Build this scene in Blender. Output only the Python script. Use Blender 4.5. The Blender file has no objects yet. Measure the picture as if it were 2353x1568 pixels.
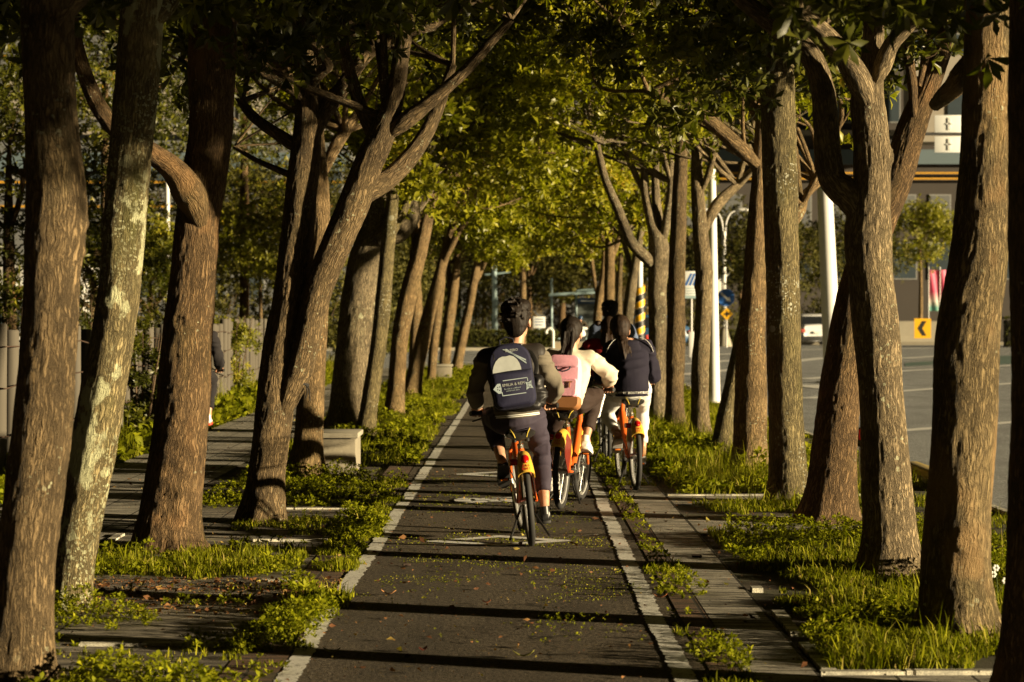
import bpy, bmesh, math, random
import numpy as np
from mathutils import Vector, Matrix, Quaternion
random.seed(7); RNG = np.random.default_rng(7)
S = bpy.context.scene; COL = S.collection
F = 5556.0; CX = 1176.5; HY = 726.0; H = 1.6      # focal length, centre column and horizon row in a 2353 px wide frame; eye height
def W(x, y, D): return np.array([(x-CX)*D/F, D, H-(y-HY)*D/F])
def DG(y): return H*F/(y-HY)
def G(x, y, z=0.0):
    D = H*F/(y-HY); return np.array([(x-CX)*D/F, D, z])

# ------------------------------------------------------------------ meshes
def mesh_np(name, V, faces, smooth=True, attrs=None):
    """V (n,3); faces: array (m,k) or list of such arrays"""
    if isinstance(faces, np.ndarray): faces = [faces]
    faces = [f for f in faces if len(f)]
    me = bpy.data.meshes.new(name)
    me.vertices.add(len(V)); me.vertices.foreach_set('co', np.asarray(V, np.float32).ravel())
    idx = np.concatenate([f.ravel() for f in faces]).astype(np.int32)
    tot = np.concatenate([np.full(len(f), f.shape[1]) for f in faces]).astype(np.int32)
    st = np.concatenate([[0], np.cumsum(tot)[:-1]]).astype(np.int32)
    me.loops.add(len(idx)); me.loops.foreach_set('vertex_index', idx)
    me.polygons.add(len(tot)); me.polygons.foreach_set('loop_start', st); me.polygons.foreach_set('loop_total', tot)
    if smooth: me.polygons.foreach_set('use_smooth', np.ones(len(tot), bool))
    me.update(calc_edges=True)
    if attrs:
        for k, (typ, dat) in attrs.items():
            a = me.attributes.new(k, typ, 'POINT')
            a.data.foreach_set('vector' if typ == 'FLOAT_VECTOR' else 'value', np.asarray(dat, np.float32).ravel())
    return me

def obj(name, me, mat=None, parent=None, **kw):
    o = bpy.data.objects.new(name, me); COL.objects.link(o)
    if mat is not None and me is not None: 
        me.materials.clear(); me.materials.append(mat)
    if parent is not None: o.parent = parent
    for k, v in kw.items(): o[k] = v
    return o
def thing(name, label, cat, loc=(0,0,0), rz=0.0, group=None):
    o = bpy.data.objects.new(name, None); COL.objects.link(o)
    o.location = loc; o.rotation_euler = (0,0,rz); o.empty_display_size = .1
    o['label'] = label; o['category'] = cat
    if group: o['group'] = group
    return o
def tag(o, label, cat, group=None):
    o['label'] = label; o['category'] = cat
    if group: o['group'] = group
    return o

class MB:
    def __init__(s): s.v = []; s.f = []; s.n = 0; s.att = []
    def add(s, V, faces):
        V = [tuple(map(float, p)) for p in V]
        s.v += V; s.f += [tuple(int(i)+s.n for i in f) for f in faces]; s.n += len(V)
    def grid(s, P, closed_u=True, cap=True):
        P = np.asarray(P); n, m = P.shape[:2]; F_ = []
        for i in range(n-1):
            for j in range(m if closed_u else m-1):
                k = (j+1) % m
                F_.append((i*m+j, i*m+k, (i+1)*m+k, (i+1)*m+j))
        if cap and closed_u: F_.append(tuple(range(m-1, -1, -1))); F_.append(tuple(range((n-1)*m, n*m)))
        s.add(P.reshape(-1, 3), F_)
    def loft(s, pts, rx, ry=None, right=(1,0,0), seg=12, cap=True, power=1.0):
        """elliptic tube; right gives the rx axis"""
        pts = np.asarray(pts, float); n = len(pts)
        rx = np.broadcast_to(np.asarray(rx, float), (n,)); ry = rx if ry is None else np.broadcast_to(np.asarray(ry, float), (n,))
        T = np.gradient(pts, axis=0); T /= np.linalg.norm(T, axis=1)[:, None]+1e-9
        a = np.linspace(0, 2*math.pi, seg, endpoint=False); c, sn = np.cos(a), np.sin(a)
        if power != 1.0: c = np.sign(c)*abs(c)**power; sn = np.sign(sn)*abs(sn)**power
        R = np.asarray(right, float); rings = []
        for i in range(n):
            u = R - T[i]*R.dot(T[i])
            if np.linalg.norm(u) < .15: 
                R = np.array([0,1,0.]) if abs(T[i][1]) < .8 else np.array([0,0,1.]); u = R - T[i]*R.dot(T[i])
            u /= np.linalg.norm(u); w = np.cross(T[i], u)
            if ry is rx: R = u
            rings.append(pts[i] + rx[i]*c[:, None]*u + ry[i]*sn[:, None]*w)
        s.grid(np.array(rings), cap=cap)
    def tube(s, pts, r, seg=8, cap=True): s.loft(pts, r, seg=seg, cap=cap)
    def capsule(s, a, ra, b, rb, seg=14):
        a = np.asarray(a, float); b = np.asarray(b, float); d = b-a; L = np.linalg.norm(d)+1e-9; d = d/L
        pts, rr = [], []
        for t in (0.02, .3, .6, .85): pts.append(a-d*ra*math.cos(t*math.pi/2)); rr.append(ra*math.sin(t*math.pi/2))
        pts.append(a); rr.append(ra); pts.append(b); rr.append(rb)
        for t in (.85, .6, .3, .02): pts.append(b+d*rb*math.cos(t*math.pi/2)); rr.append(rb*math.sin(t*math.pi/2))
        s.loft(pts, rr, seg=seg)
    def ell(s, c, r, seg=16, rings=10, M=None):
        c = np.asarray(c, float); P = []
        for i in range(rings+1):
            t = math.pi*(0.02+.96*i/rings); ring = []
            for j in range(seg):
                a = 2*math.pi*j/seg
                q = np.array([r[0]*math.sin(t)*math.cos(a), r[1]*math.sin(t)*math.sin(a), -r[2]*math.cos(t)])
                if M is not None: q = M @ q
                ring.append(c+q)
            P.append(ring)
        s.grid(P)
    def box(s, c, sz, M=None, bev=0.0):
        c = np.asarray(c, float); h = np.asarray(sz, float)/2
        b = min(bev, h.min()*.9)
        if b <= 0:
            V = np.array([[x, y, z] for z in (-1, 1) for y in (-1, 1) for x in (-1, 1)])*h
            Fs = [(0,2,3,1),(4,5,7,6),(0,1,5,4),(2,6,7,3),(0,4,6,2),(1,3,7,5)]
        else:
            bm = bmesh.new(); bmesh.ops.create_cube(bm, size=1)
            for v in bm.verts: v.co = Vector((v.co.x*2*h[0], v.co.y*2*h[1], v.co.z*2*h[2]))
            bmesh.ops.bevel(bm, geom=bm.edges[:], offset=b, segments=2, affect='EDGES', profile=.5)
            bm.verts.index_update(); V = np.array([v.co[:] for v in bm.verts]); Fs = [tuple(v.index for v in f.verts) for f in bm.faces]; bm.free()
        if M is not None: V = V @ np.asarray(M).T
        s.add(V+c, Fs)
    def torus(s, c, axis, R, r, seg=40, m=10, ry=None, a0=0, a1=2*math.pi):
        c = np.asarray(c, float); ax = np.asarray(axis, float); ax /= np.linalg.norm(ax)
        u = np.cross(ax, [0,0,1.]); 
        if np.linalg.norm(u) < .1: u = np.cross(ax, [0,1.,0])
        u /= np.linalg.norm(u); w = np.cross(u, ax); ry = r if ry is None else ry
        full = abs(a1-a0-2*math.pi) < 1e-6; P = []
        for i in range(seg+1):
            t = a0+(a1-a0)*i/seg; d = u*math.cos(t)+w*math.sin(t); b = np.linspace(0, 2*math.pi, m, endpoint=False)
            P.append(c + d*(R+r*np.cos(b))[:, None] + ax*(ry*np.sin(b))[:, None])
        s.grid(P, cap=not full)
    def prism(s, poly, M, th):
        """flat outline (list of xz-like 2d) extruded th, M maps (a,b,c)->world"""
        n = len(poly); V = [M((p[0], p[1], 0)) for p in poly]+[M((p[0], p[1], th)) for p in poly]
        Fs = [tuple(range(n)), tuple(range(2*n-1, n-1, -1))]+[(i, i+n, (i+1) % n+n, (i+1) % n) for i in range(n)]
        s.add(V, Fs)
    def mesh(s, name, smooth=True):
        me = bpy.data.meshes.new(name); me.from_pydata(s.v, [], s.f); 
        bm = bmesh.new(); bm.from_mesh(me); bmesh.ops.recalc_face_normals(bm, faces=bm.faces); bm.to_mesh(me); bm.free()
        if smooth:
            me.polygons.foreach_set('use_smooth', np.ones(len(me.polygons), bool))
            try: me.set_sharp_from_angle(angle=math.radians(40))
            except Exception: pass
        me.update(); return me
    def obj(s, name, mat, parent=None, smooth=True, **kw): return obj(name, s.mesh(name, smooth), mat, parent, **kw)

def remeshed(mb, name, voxel, smooth=4, fold=0.0, foldscale=14, seed=0, aniso=(.6,.6,1.5)):
    me = mb.mesh(name, False); o = bpy.data.objects.new('tmp', me); COL.objects.link(o)
    m = o.modifiers.new('r', 'REMESH'); m.mode = 'VOXEL'; m.voxel_size = voxel; m.use_smooth_shade = True
    m2 = o.modifiers.new('s', 'SMOOTH'); m2.factor = .6; m2.iterations = smooth
    dg = bpy.context.evaluated_depsgraph_get(); dg.update()
    me2 = bpy.data.meshes.new_from_object(o.evaluated_get(dg)); me2.name = name
    bpy.data.objects.remove(o); bpy.data.meshes.remove(me)
    n = len(me2.vertices)
    if fold > 0:
        co = np.empty(n*3, np.float32); me2.vertices.foreach_get('co', co); co = co.reshape(-1, 3).astype(float)
        no = np.empty(n*3, np.float32); me2.vertices.foreach_get('normal', no); no = no.reshape(-1, 3)
        q = co*np.array(aniso)*foldscale + 3*seed
        q2 = q + 1.2*(vnoise(co*6+seed, 3)[:, None]-.5)
        d = (1-abs(2*vnoise(q2, seed)-1))**2 - .35
        co += no*(fold*d)[:, None]
        me2.vertices.foreach_set('co', co.astype(np.float32).ravel()); me2.update()
    me2.polygons.foreach_set('use_smooth', np.ones(len(me2.polygons), bool))
    return me2

def _h(ix, iy, iz, seed):
    n = (ix*374761393 + iy*668265263 + iz*2147483647 % 1274126177 + iz*1274126177 + seed*982451653) & 0xffffffff
    n = ((n ^ (n >> 13))*1103515245) & 0xffffffff; n = ((n ^ (n >> 16))*2246822519) & 0xffffffff
    return ((n ^ (n >> 15)) & 0xffffff)/float(0xffffff)
def vnoise(p, seed=0):
    p = np.asarray(p, float); i = np.floor(p).astype(np.int64); f = p-i; f = f*f*(3-2*f); r = 0
    for dx in (0, 1):
        for dy in (0, 1):
            for dz in (0, 1):
                w = (f[..., 0] if dx else 1-f[..., 0])*(f[..., 1] if dy else 1-f[..., 1])*(f[..., 2] if dz else 1-f[..., 2])
                r = r + w*_h(i[..., 0]+dx, i[..., 1]+dy, i[..., 2]+dz, seed)
    return r
def catmull(P, step):
    P = np.asarray(P, float); P = np.vstack([2*P[0]-P[1], P, 2*P[-1]-P[-2]]); out = []
    for i in range(1, len(P)-2):
        L = np.linalg.norm(P[i+1, :3]-P[i, :3]); n = max(2, int(L/step)); t = np.linspace(0, 1, n, endpoint=False)[:, None]
        a, b, c, d = P[i-1], P[i], P[i+1], P[i+2]
        out.append(.5*((2*b)+(-a+c)*t+(2*a-5*b+4*c-d)*t*t+(-a+3*b-3*c+d)*t**3))
    out.append(P[-2][None]); return np.vstack(out)

# ------------------------------------------------------------------ materials
def mat(name):
    m = bpy.data.materials.new(name); m.use_nodes = True; nt = m.node_tree; nt.nodes.clear()
    out = nt.nodes.new('ShaderNodeOutputMaterial'); b = nt.nodes.new('ShaderNodeBsdfPrincipled'); nt.links.new(b.outputs[0], out.inputs[0])
    return m, nt, b, out
class NT:
    def __init__(s, nt): s.nt = nt
    def n(s, typ, **kw):
        nd = s.nt.nodes.new(typ)
        for k, v in kw.items():
            if k.startswith('i_'):
                key = k[2:]; key = int(key) if key.isdigit() else key.replace('_', ' ')
                if hasattr(v, 'is_output') or isinstance(v, bpy.types.NodeSocket): s.nt.links.new(v, nd.inputs[key])
                else: nd.inputs[key].default_value = v
            else: setattr(nd, k, v)
        return nd
    def math(s, op, a, b=0.0, c=0.0):
        nd = s.nt.nodes.new('ShaderNodeMath'); nd.operation = op
        for i, v in enumerate((a, b, c)):
            if isinstance(v, bpy.types.NodeSocket): s.nt.links.new(v, nd.inputs[i])
            else: nd.inputs[i].default_value = v
        return nd.outputs[0]
    def mix(s, fac, a, b, bt='MIX'):
        nd = s.nt.nodes.new('ShaderNodeMix'); nd.data_type = 'RGBA'; nd.blend_type = bt
        for i, v in ((0, fac), (6, a), (7, b)):
            if isinstance(v, bpy.types.NodeSocket): s.nt.links.new(v, nd.inputs[i])
            elif i == 0: nd.inputs[0].default_value = v
            else: nd.inputs[i].default_value = (*v, 1) if len(v) == 3 else v
        return nd.outputs[2]
    def ramp(s, fac, stops):
        nd = s.nt.nodes.new('ShaderNodeValToRGB'); e = nd.color_ramp.elements
        while len(e) > 1: e.remove(e[0])
        e[0].position = stops[0][0]; e[0].color = (*stops[0][1], 1)
        for p, c in stops[1:]: x = e.new(p); x.color = (*c, 1)
        s.nt.links.new(fac, nd.inputs[0]); return nd.outputs[0]
    def sstep(s, v, lo, hi):
        nd = s.nt.nodes.new('ShaderNodeMapRange'); nd.interpolation_type = 'SMOOTHSTEP'
        s.nt.links.new(v, nd.inputs[0]); nd.inputs[1].default_value = lo; nd.inputs[2].default_value = hi; return nd.outputs[0]
    def noise(s, vec, scale, detail=4, rough=.55, dist=0.0):
        nd = s.n('ShaderNodeTexNoise', i_Scale=scale, i_Detail=detail, i_Roughness=rough, i_Distortion=dist)
        s.nt.links.new(vec, nd.inputs['Vector']); return nd.outputs[0]
    def mapv(s, vec, sc=(1,1,1), loc=(0,0,0)):
        nd = s.n('ShaderNodeMapping'); nd.inputs['Scale'].default_value = sc; nd.inputs['Location'].default_value = loc
        s.nt.links.new(vec, nd.inputs[0]); return nd.outputs[0]
    def bump(s, h, strength=.5, dist=.01):
        return s.n('ShaderNodeBump', i_Strength=strength, i_Distance=dist, i_Height=h).outputs[0]
MATS = {}
def plain(name, col, rough=.5, metal=0.0, var=.15, bump=0.0, scale=30, spec=.5, stretch=(1,1,1)):
    """painted / moulded / woven surface with small procedural unevenness"""
    if name in MATS: return MATS[name]
    m, nt, b, out = mat(name); N = NT(nt)
    tc = N.n('ShaderNodeTexCoord').outputs['Object']; v = N.mapv(tc, stretch)
    n1 = N.noise(v, scale, 5); n2 = N.noise(v, scale*.17, 3)
    s = N.math('MULTIPLY_ADD', N.math('ADD', n1, n2), .5*2*var, 1-var*1.0)
    c = N.mix(1.0, col, (1,1,1), 'MULTIPLY'); cc = N.n('ShaderNodeVectorMath', operation='SCALE'); cc.inputs[0].default_value = col; nt.links.new(s, cc.inputs['Scale'])
    nt.links.new(cc.outputs[0], b.inputs['Base Color'])
    nt.links.new(N.math('MULTIPLY_ADD', n2, .25, rough-.12), b.inputs['Roughness'])
    b.inputs['Metallic'].default_value = metal; b.inputs['Specular IOR Level'].default_value = spec
    if bump: nt.links.new(N.bump(n1, bump, .004), b.inputs['Normal'])
    MATS[name] = m; return m

def bark_mat(name, dark, light, lichen=.25, licol=(.42,.42,.27), patch=0.0, patchcol=(.3,.14,.05), moss=0.2, seed=0.0):
    dark = (dark[0]*.85, dark[1]*.88, dark[2]*.85); light = (light[0]*1.0, light[1]*1.0, light[2]*.92)
    m, nt, b, out = mat(name); N = NT(nt)
    at = N.n('ShaderNodeAttribute', attribute_name='bark').outputs['Vector']
    v = N.mapv(at, (1,1,1), (seed, seed*1.7, seed*.6))
    warp = N.n('ShaderNodeVectorMath', operation='MULTIPLY_ADD'); nv = N.n('ShaderNodeTexNoise', i_Scale=9.0, i_Detail=2.0); nt.links.new(v, nv.inputs['Vector'])
    nt.links.new(nv.outputs['Color'], warp.inputs[0]); warp.inputs[1].default_value = (.035,.035,.03); nt.links.new(v, warp.inputs[2])
    st = N.mapv(warp.outputs[0], (78, 78, 9)); 
    r1 = N.noise(st, 1.0, 4, .6); r1 = N.math('ABSOLUTE', N.math('SUBTRACT', r1, .5)); r1 = N.sstep(r1, 0.0, .13)   # fissures
    cell = N.mapv(warp.outputs[0], (46, 46, 9)); vo = N.n('ShaderNodeTexVoronoi', feature='DISTANCE_TO_EDGE', i_Scale=1.0); nt.links.new(cell, vo.inputs['Vector'])
    r2 = N.sstep(vo.outputs[0], 0.0, .25)
    big = N.noise(v, 4.5, 4); fine = N.noise(v, 160, 3); mid = N.noise(N.mapv(v, (20,20,8)), 1.0, 4)
    fm = N.math('MULTIPLY', N.sstep(N.noise(v, 3.0, 2), .45, .65), .55)
    rid = N.mix(fm, r1, r2); 
    base = N.ramp(N.math('MULTIPLY_ADD', fine, .35, N.math('MULTIPLY_ADD', big, .75, N.math('MULTIPLY', mid, .45))), [(.40, tuple(c*1.15 for c in dark)), (.76, tuple(c*1.12 for c in light)), (1.0, tuple(min(1, c*1.5) for c in light))])
    base = N.mix(N.math('MULTIPLY', N.math('SUBTRACT', 1.0, rid), .72), base, tuple(c*.3 for c in dark))
    if patch > 0:
        pm = N.sstep(N.noise(N.mapv(v, (3.2,3.2,1.8), (9,2,4)), 1.0, 3), .62-patch*.3, .72-patch*.3)
        base = N.mix(N.math('MULTIPLY', pm, .75), base, patchcol)
    mo = N.sstep(N.noise(N.mapv(v, (4,4,1.2), (3,8,1)), 1.0, 4), .5, .75)
    base = N.mix(N.math('MULTIPLY', mo, moss), base, (.10,.10,.025))
    stn = N.sstep(N.noise(N.mapv(v, (6,6,.9), (7,1,9)), 1.0, 4), .5, .72); base = N.mix(N.math('MULTIPLY', stn, .5), base, tuple(c*.8 for c in dark))
    # round pale lichen spots of several sizes
    wl = N.n('ShaderNodeVectorMath', operation='MULTIPLY_ADD'); nl = N.n('ShaderNodeTexNoise', i_Scale=45.0, i_Detail=3.0); nt.links.new(v, nl.inputs['Vector'])
    nt.links.new(nl.outputs['Color'], wl.inputs[0]); wl.inputs[1].default_value = (.03,.03,.03); nt.links.new(v, wl.inputs[2])
    tot = None
    for sc, rad in ((9.0, .25), (22.0, .27), (55.0, .25)):
        vv = N.n('ShaderNodeTexVoronoi', feature='F1', i_Scale=sc, i_Randomness=1.0); nt.links.new(wl.outputs[0], vv.inputs['Vector'])
        sep = N.n('ShaderNodeSeparateColor'); nt.links.new(vv.outputs['Color'], sep.inputs[0])
        size = N.math('MULTIPLY', N.math('SUBTRACT', sep.outputs[0], 1-lichen*(1.0 if sc < 50 else 1.6)), rad/max(.05, lichen)*1.4)
        mk = N.sstep(N.math('SUBTRACT', size, vv.outputs['Distance']), 0.0, .04)
        tot = mk if tot is None else N.math('MAXIMUM', tot, mk)
    lmask = N.sstep(N.noise(N.mapv(v, (2.6,2.6,1.5), (1,5,2)), 1.0, 3), .56-.22*lichen, .68-.18*lichen); tot = N.math('MULTIPLY', tot, lmask)
    if lichen > .5:
        bigp = N.sstep(N.noise(N.mapv(wl.outputs[0], (5,5,3), (4,4,4)), 1.0, 5), .56, .60); tot = N.math('MAXIMUM', tot, bigp)
    lc = N.mix(N.noise(v, 120, 3), tuple(c*.7 for c in licol), tuple(min(1, c*1.2) for c in licol))
    base = N.mix(N.math('MULTIPLY', tot, .85), base, lc)
    nt.links.new(base, b.inputs['Base Color']); b.inputs['Roughness'].default_value = .85; b.inputs['Specular IOR Level'].default_value = .25
    h = N.math('ADD', N.math('MULTIPLY', rid, 1.0), N.math('MULTIPLY_ADD', fine, .35, N.math('MULTIPLY', mid, .6)))
    nt.links.new(N.bump(h, 1.0, .012), b.inputs['Normal']); MATS[name] = m; return m

def leaf_mat(name, stops, trans=.35, rough=.38):
    m, nt, b, out = mat(name); N = NT(nt)
    a = N.n('ShaderNodeAttribute', attribute_name='rnd').outputs['Fac']
    tc = N.n('ShaderNodeTexCoord').outputs['Object']; n = N.noise(tc, 9.0, 3)
    c = N.ramp(N.math('MULTIPLY_ADD', N.math('SUBTRACT', n, .5), .35, a), stops)
    nt.links.new(c, b.inputs['Base Color']); b.inputs['Roughness'].default_value = rough; b.inputs['Specular IOR Level'].default_value = .35 if rough < .5 else .12
    tr = N.n('ShaderNodeBsdfTranslucent'); c2 = N.mix(1.0, c, (1.0,1.15,.45), 'MULTIPLY')
    nt.links.new(c2, tr.inputs[0]); mx = N.n('ShaderNodeMixShader', i_Fac=trans)
    nt.links.new(b.outputs[0], mx.inputs[1]); nt.links.new(tr.outputs[0], mx.inputs[2]); nt.links.new(mx.outputs[0], out.inputs[0])
    MATS[name] = m; return m

LEAF = leaf_mat('glossy_leaves_shaded', [(0,(.030,.034,.005)),(.45,(.075,.080,.010)),(.8,(.15,.15,.015)),(.95,(.26,.22,.02)),(.985,(.34,.18,.025))], .38, .40)  # dark tone for the near crowns; canopy shade is put into the colour
LEAF_MID = leaf_mat('sun_tinted_leaves', [(0,(.065,.070,.005)),(.4,(.19,.19,.009)),(.8,(.34,.32,.014)),(.95,(.36,.28,.02)),(1,(.36,.2,.03))], .42, .40)  # brighter, yellower copy; the sun glow of the mid canopy is coloured in
LEAF_LIT = leaf_mat('sunlit_tone_leaves', [(0,(.08,.085,.010)),(.4,(.20,.20,.018)),(.8,(.32,.29,.025)),(1,(.38,.27,.03))], .38, .45)  # lit copy: sunlight on trees and shrubs beyond is part of this colour
LEAF_DIM = leaf_mat('far_leaves_shaded', [(0,(.030,.030,.009)),(.5,(.065,.062,.014)),(.9,(.13,.115,.02)),(1,(.14,.11,.03))], .2, .6)  # dim copy: shade on distant trees and thickets painted into the leaf tone
LEAF_DRY = leaf_mat('dry_shrub_leaves', [(0,(.07,.05,.02)),(.5,(.13,.09,.035)),(1,(.24,.17,.07))], .2, .7)
GRASS = leaf_mat('weed_grass', [(0,(.085,.092,.005)),(.5,(.205,.22,.007)),(.85,(.34,.33,.012)),(1,(.42,.33,.09))], .35, .6)
HEDGE = leaf_mat('clipped_hedge_leaves', [(0,(.03,.035,.008)),(.6,(.07,.07,.014)),(1,(.15,.15,.03))], .2, .6)
# ------------------------------------------------------------------ foliage builders
def leaf_cloud(base, axis, K, L, wid=.36, spread=(25, 75), rnd0=None, roll=True, rng=RNG, droop=.25):
    """rosettes of obovate leaves. base (M,3), axis (M,3); K leaves each; L length (scalar or M)"""
    M = len(base); ax = axis/np.linalg.norm(axis, axis=1)[:, None]
    t = np.cross(ax, rng.normal(size=(M, 3))); t /= np.linalg.norm(t, axis=1)[:, None]; bt = np.cross(ax, t)
    L = np.broadcast_to(np.asarray(L, float), (M,))
    ph = (np.arange(K)*2.39996)[None, :] + rng.uniform(0, 6.28, (M, 1)) + rng.normal(0, .25, (M, K))
    th = np.radians(spread[0]+(spread[1]-spread[0])*(np.arange(K)/max(1, K-1))[None, :] + rng.normal(0, 9, (M, K)))
    rad = t[:, None, :]*np.cos(ph)[..., None]+bt[:, None, :]*np.sin(ph)[..., None]
    d = ax[:, None, :]*np.cos(th)[..., None]+rad*np.sin(th)[..., None]           # leaf direction
    nrm = ax[:, None, :]*np.sin(th)[..., None]-rad*np.cos(th)[..., None]         # upper side
    side = np.cross(d, nrm); LL = L[:, None]*rng.uniform(.7, 1.15, (M, K)); LL = LL[..., None]
    w = LL*wid*.5*rng.uniform(.8, 1.15, (M, K))[..., None]
    o = np.broadcast_to(base[:, None, :], d.shape) + d*LL*.06
    V = np.stack([o, o+d*LL*.62-side*w+nrm*w*.35, o+d*LL*.55+nrm*LL*.05, o+d*LL*.62+side*w+nrm*w*.35, o+d*LL-nrm*LL*droop*.5], axis=2).reshape(-1, 3)
    n = M*K; b = (np.arange(n)*5)[:, None]
    Fc = np.concatenate([b+np.array([[0, 3, 2]]), b+np.array([[0, 2, 1]]), b+np.array([[1, 2, 4]]), b+np.array([[2, 3, 4]])])
    r = (rng.uniform(0, 1, (M, 1))*.5 if rnd0 is None else rnd0[:, None])+rng.uniform(0, .5, (M, K))
    return V, Fc, np.repeat(r.ravel(), 5)
def crown_points(c, r, clumps, per, sig, rng, keep=None, bottom=.0):
    """rosettes gathered in clumps through an ellipsoid, thicker near its skin"""
    d = rng.normal(size=(clumps, 3)); d /= np.linalg.norm(d, axis=1)[:, None]
    rad = rng.uniform(.35, 1.0, clumps)**.55
    cc = np.asarray(c)+d*rad[:, None]*np.asarray(r)
    if keep is not None: cc = cc[keep(cc)]
    sg = sig*rng.uniform(.6, 1.4, len(cc))
    p = np.repeat(cc, per, axis=0); off = rng.normal(size=p.shape)*np.repeat(sg, per)[:, None]*np.array([1, 1, .7])
    ax = off/(np.linalg.norm(off, axis=1)[:, None]+1e-6)*.8+np.repeat(d[:len(cc)] if keep is None else rng.normal(size=cc.shape)*.3, per, axis=0)*.5+np.array([0, 0, .55])+rng.normal(size=p.shape)*.25
    rn = np.repeat(rng.uniform(0, .5, len(cc)), per)
    return p+off, ax, rn

def trunk_tube(V, Fq, A, n0, pts, step, near, rng, knots=(), flare=None, ridg=1.0, segmin=8):
    """one limb; pts rows (x,y,z,r). returns new vertex count"""
    C = catmull(pts, step); P, R = C[:, :3], np.maximum(C[:, 3], .004); n = len(P)
    s = np.concatenate([[0], np.cumsum(np.linalg.norm(np.diff(P, axis=0), axis=1))])
    seg = int(max(segmin, min(150, 2*math.pi*R.max()/near)))
    T = np.gradient(P, axis=0); T /= np.linalg.norm(T, axis=1)[:, None]+1e-9
    ref = np.array([1., 0, 0]); U = []; 
    for i in range(n):
        u = ref-T[i]*ref.dot(T[i]); 
        if np.linalg.norm(u) < .05: u = np.cross(T[i], [0, 0, 1.])
        u /= np.linalg.norm(u); U.append(u); ref = u
    U = np.array(U); B = np.cross(T, U); a = np.linspace(0, 2*math.pi, seg, endpoint=False)
    ca, sa = np.cos(a), np.sin(a); sd = int(rng.integers(0, 1000))
    Rb = np.maximum(R.mean(), .01)
    q = np.stack(np.broadcast_arrays(ca[None]*Rb, sa[None]*Rb, s[:, None]), -1)
    low = vnoise(q*np.array([7, 7, 1.6])+sd, sd)-.5; mid = vnoise(q*np.array([22, 22, 7])+sd, sd+1)-.5
    rad = R[:, None]*(1+.17*low+.06*mid)
    if near < .04 and Rb > .03:
        rg = 1-abs(2*vnoise(q*np.array([66, 66, 9])+.6*mid[..., None]+sd, sd+2)-1)
        rad = rad+ridg*(.0060*(rg-.5)+.004*(vnoise(q*np.array([95, 95, 40])+sd, sd+3)-.5))
    if flare:
        e = np.exp(-s/flare[0])[:, None]; rad = rad*(1+flare[1]*e*(.75+.9*np.maximum(0, vnoise(np.stack(np.broadcast_arrays(ca[None]*2.2, sa[None]*2.2, 0*s[:, None]), -1)+sd, sd+5)-.3)*1.4))
    for (ks, ka, kz, amp) in knots:
        da = (a-ka+math.pi) % (2*math.pi)-math.pi
        d2 = ((s[:, None]-ks)/kz)**2+(da[None]*Rb/kz)**2
        rad = rad+amp*(np.exp(-d2)-.55*np.exp(-d2*6)+.25*np.cos(np.sqrt(d2)*9)*np.exp(-d2*1.2))
    X = P[:, None, :]+rad[..., None]*(U[:, None, :]*ca[None, :, None]+B[:, None, :]*sa[None, :, None])
    V.append(X.reshape(-1, 3)); q2 = q.copy(); off = rng.uniform(-20, 20, 3) if n0 else 0; A.append((q2+off).reshape(-1, 3))
    i = np.arange(n-1)[:, None]*seg; j = np.arange(seg)[None]; k = (j+1) % seg
    Fq.append(np.stack([i+j, i+k, i+seg+k, i+seg+j], -1).reshape(-1, 4)+n0)
    return n0+n*seg, C

def pix(pts, D, dy=0.0, dy1=None):
    """traced (x, y, width[, extra depth]) -> world rows"""
    out = []; m = len(pts)
    for i, p in enumerate(pts):
        e = dy+((dy1-dy)*i/(m-1) if dy1 is not None else 0)+(p[3] if len(p) > 3 else 0)
        w = W(p[0], p[1], D+e); out.append([*w, p[2]/2*(D+e)/F])
    return np.array(out)

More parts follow.
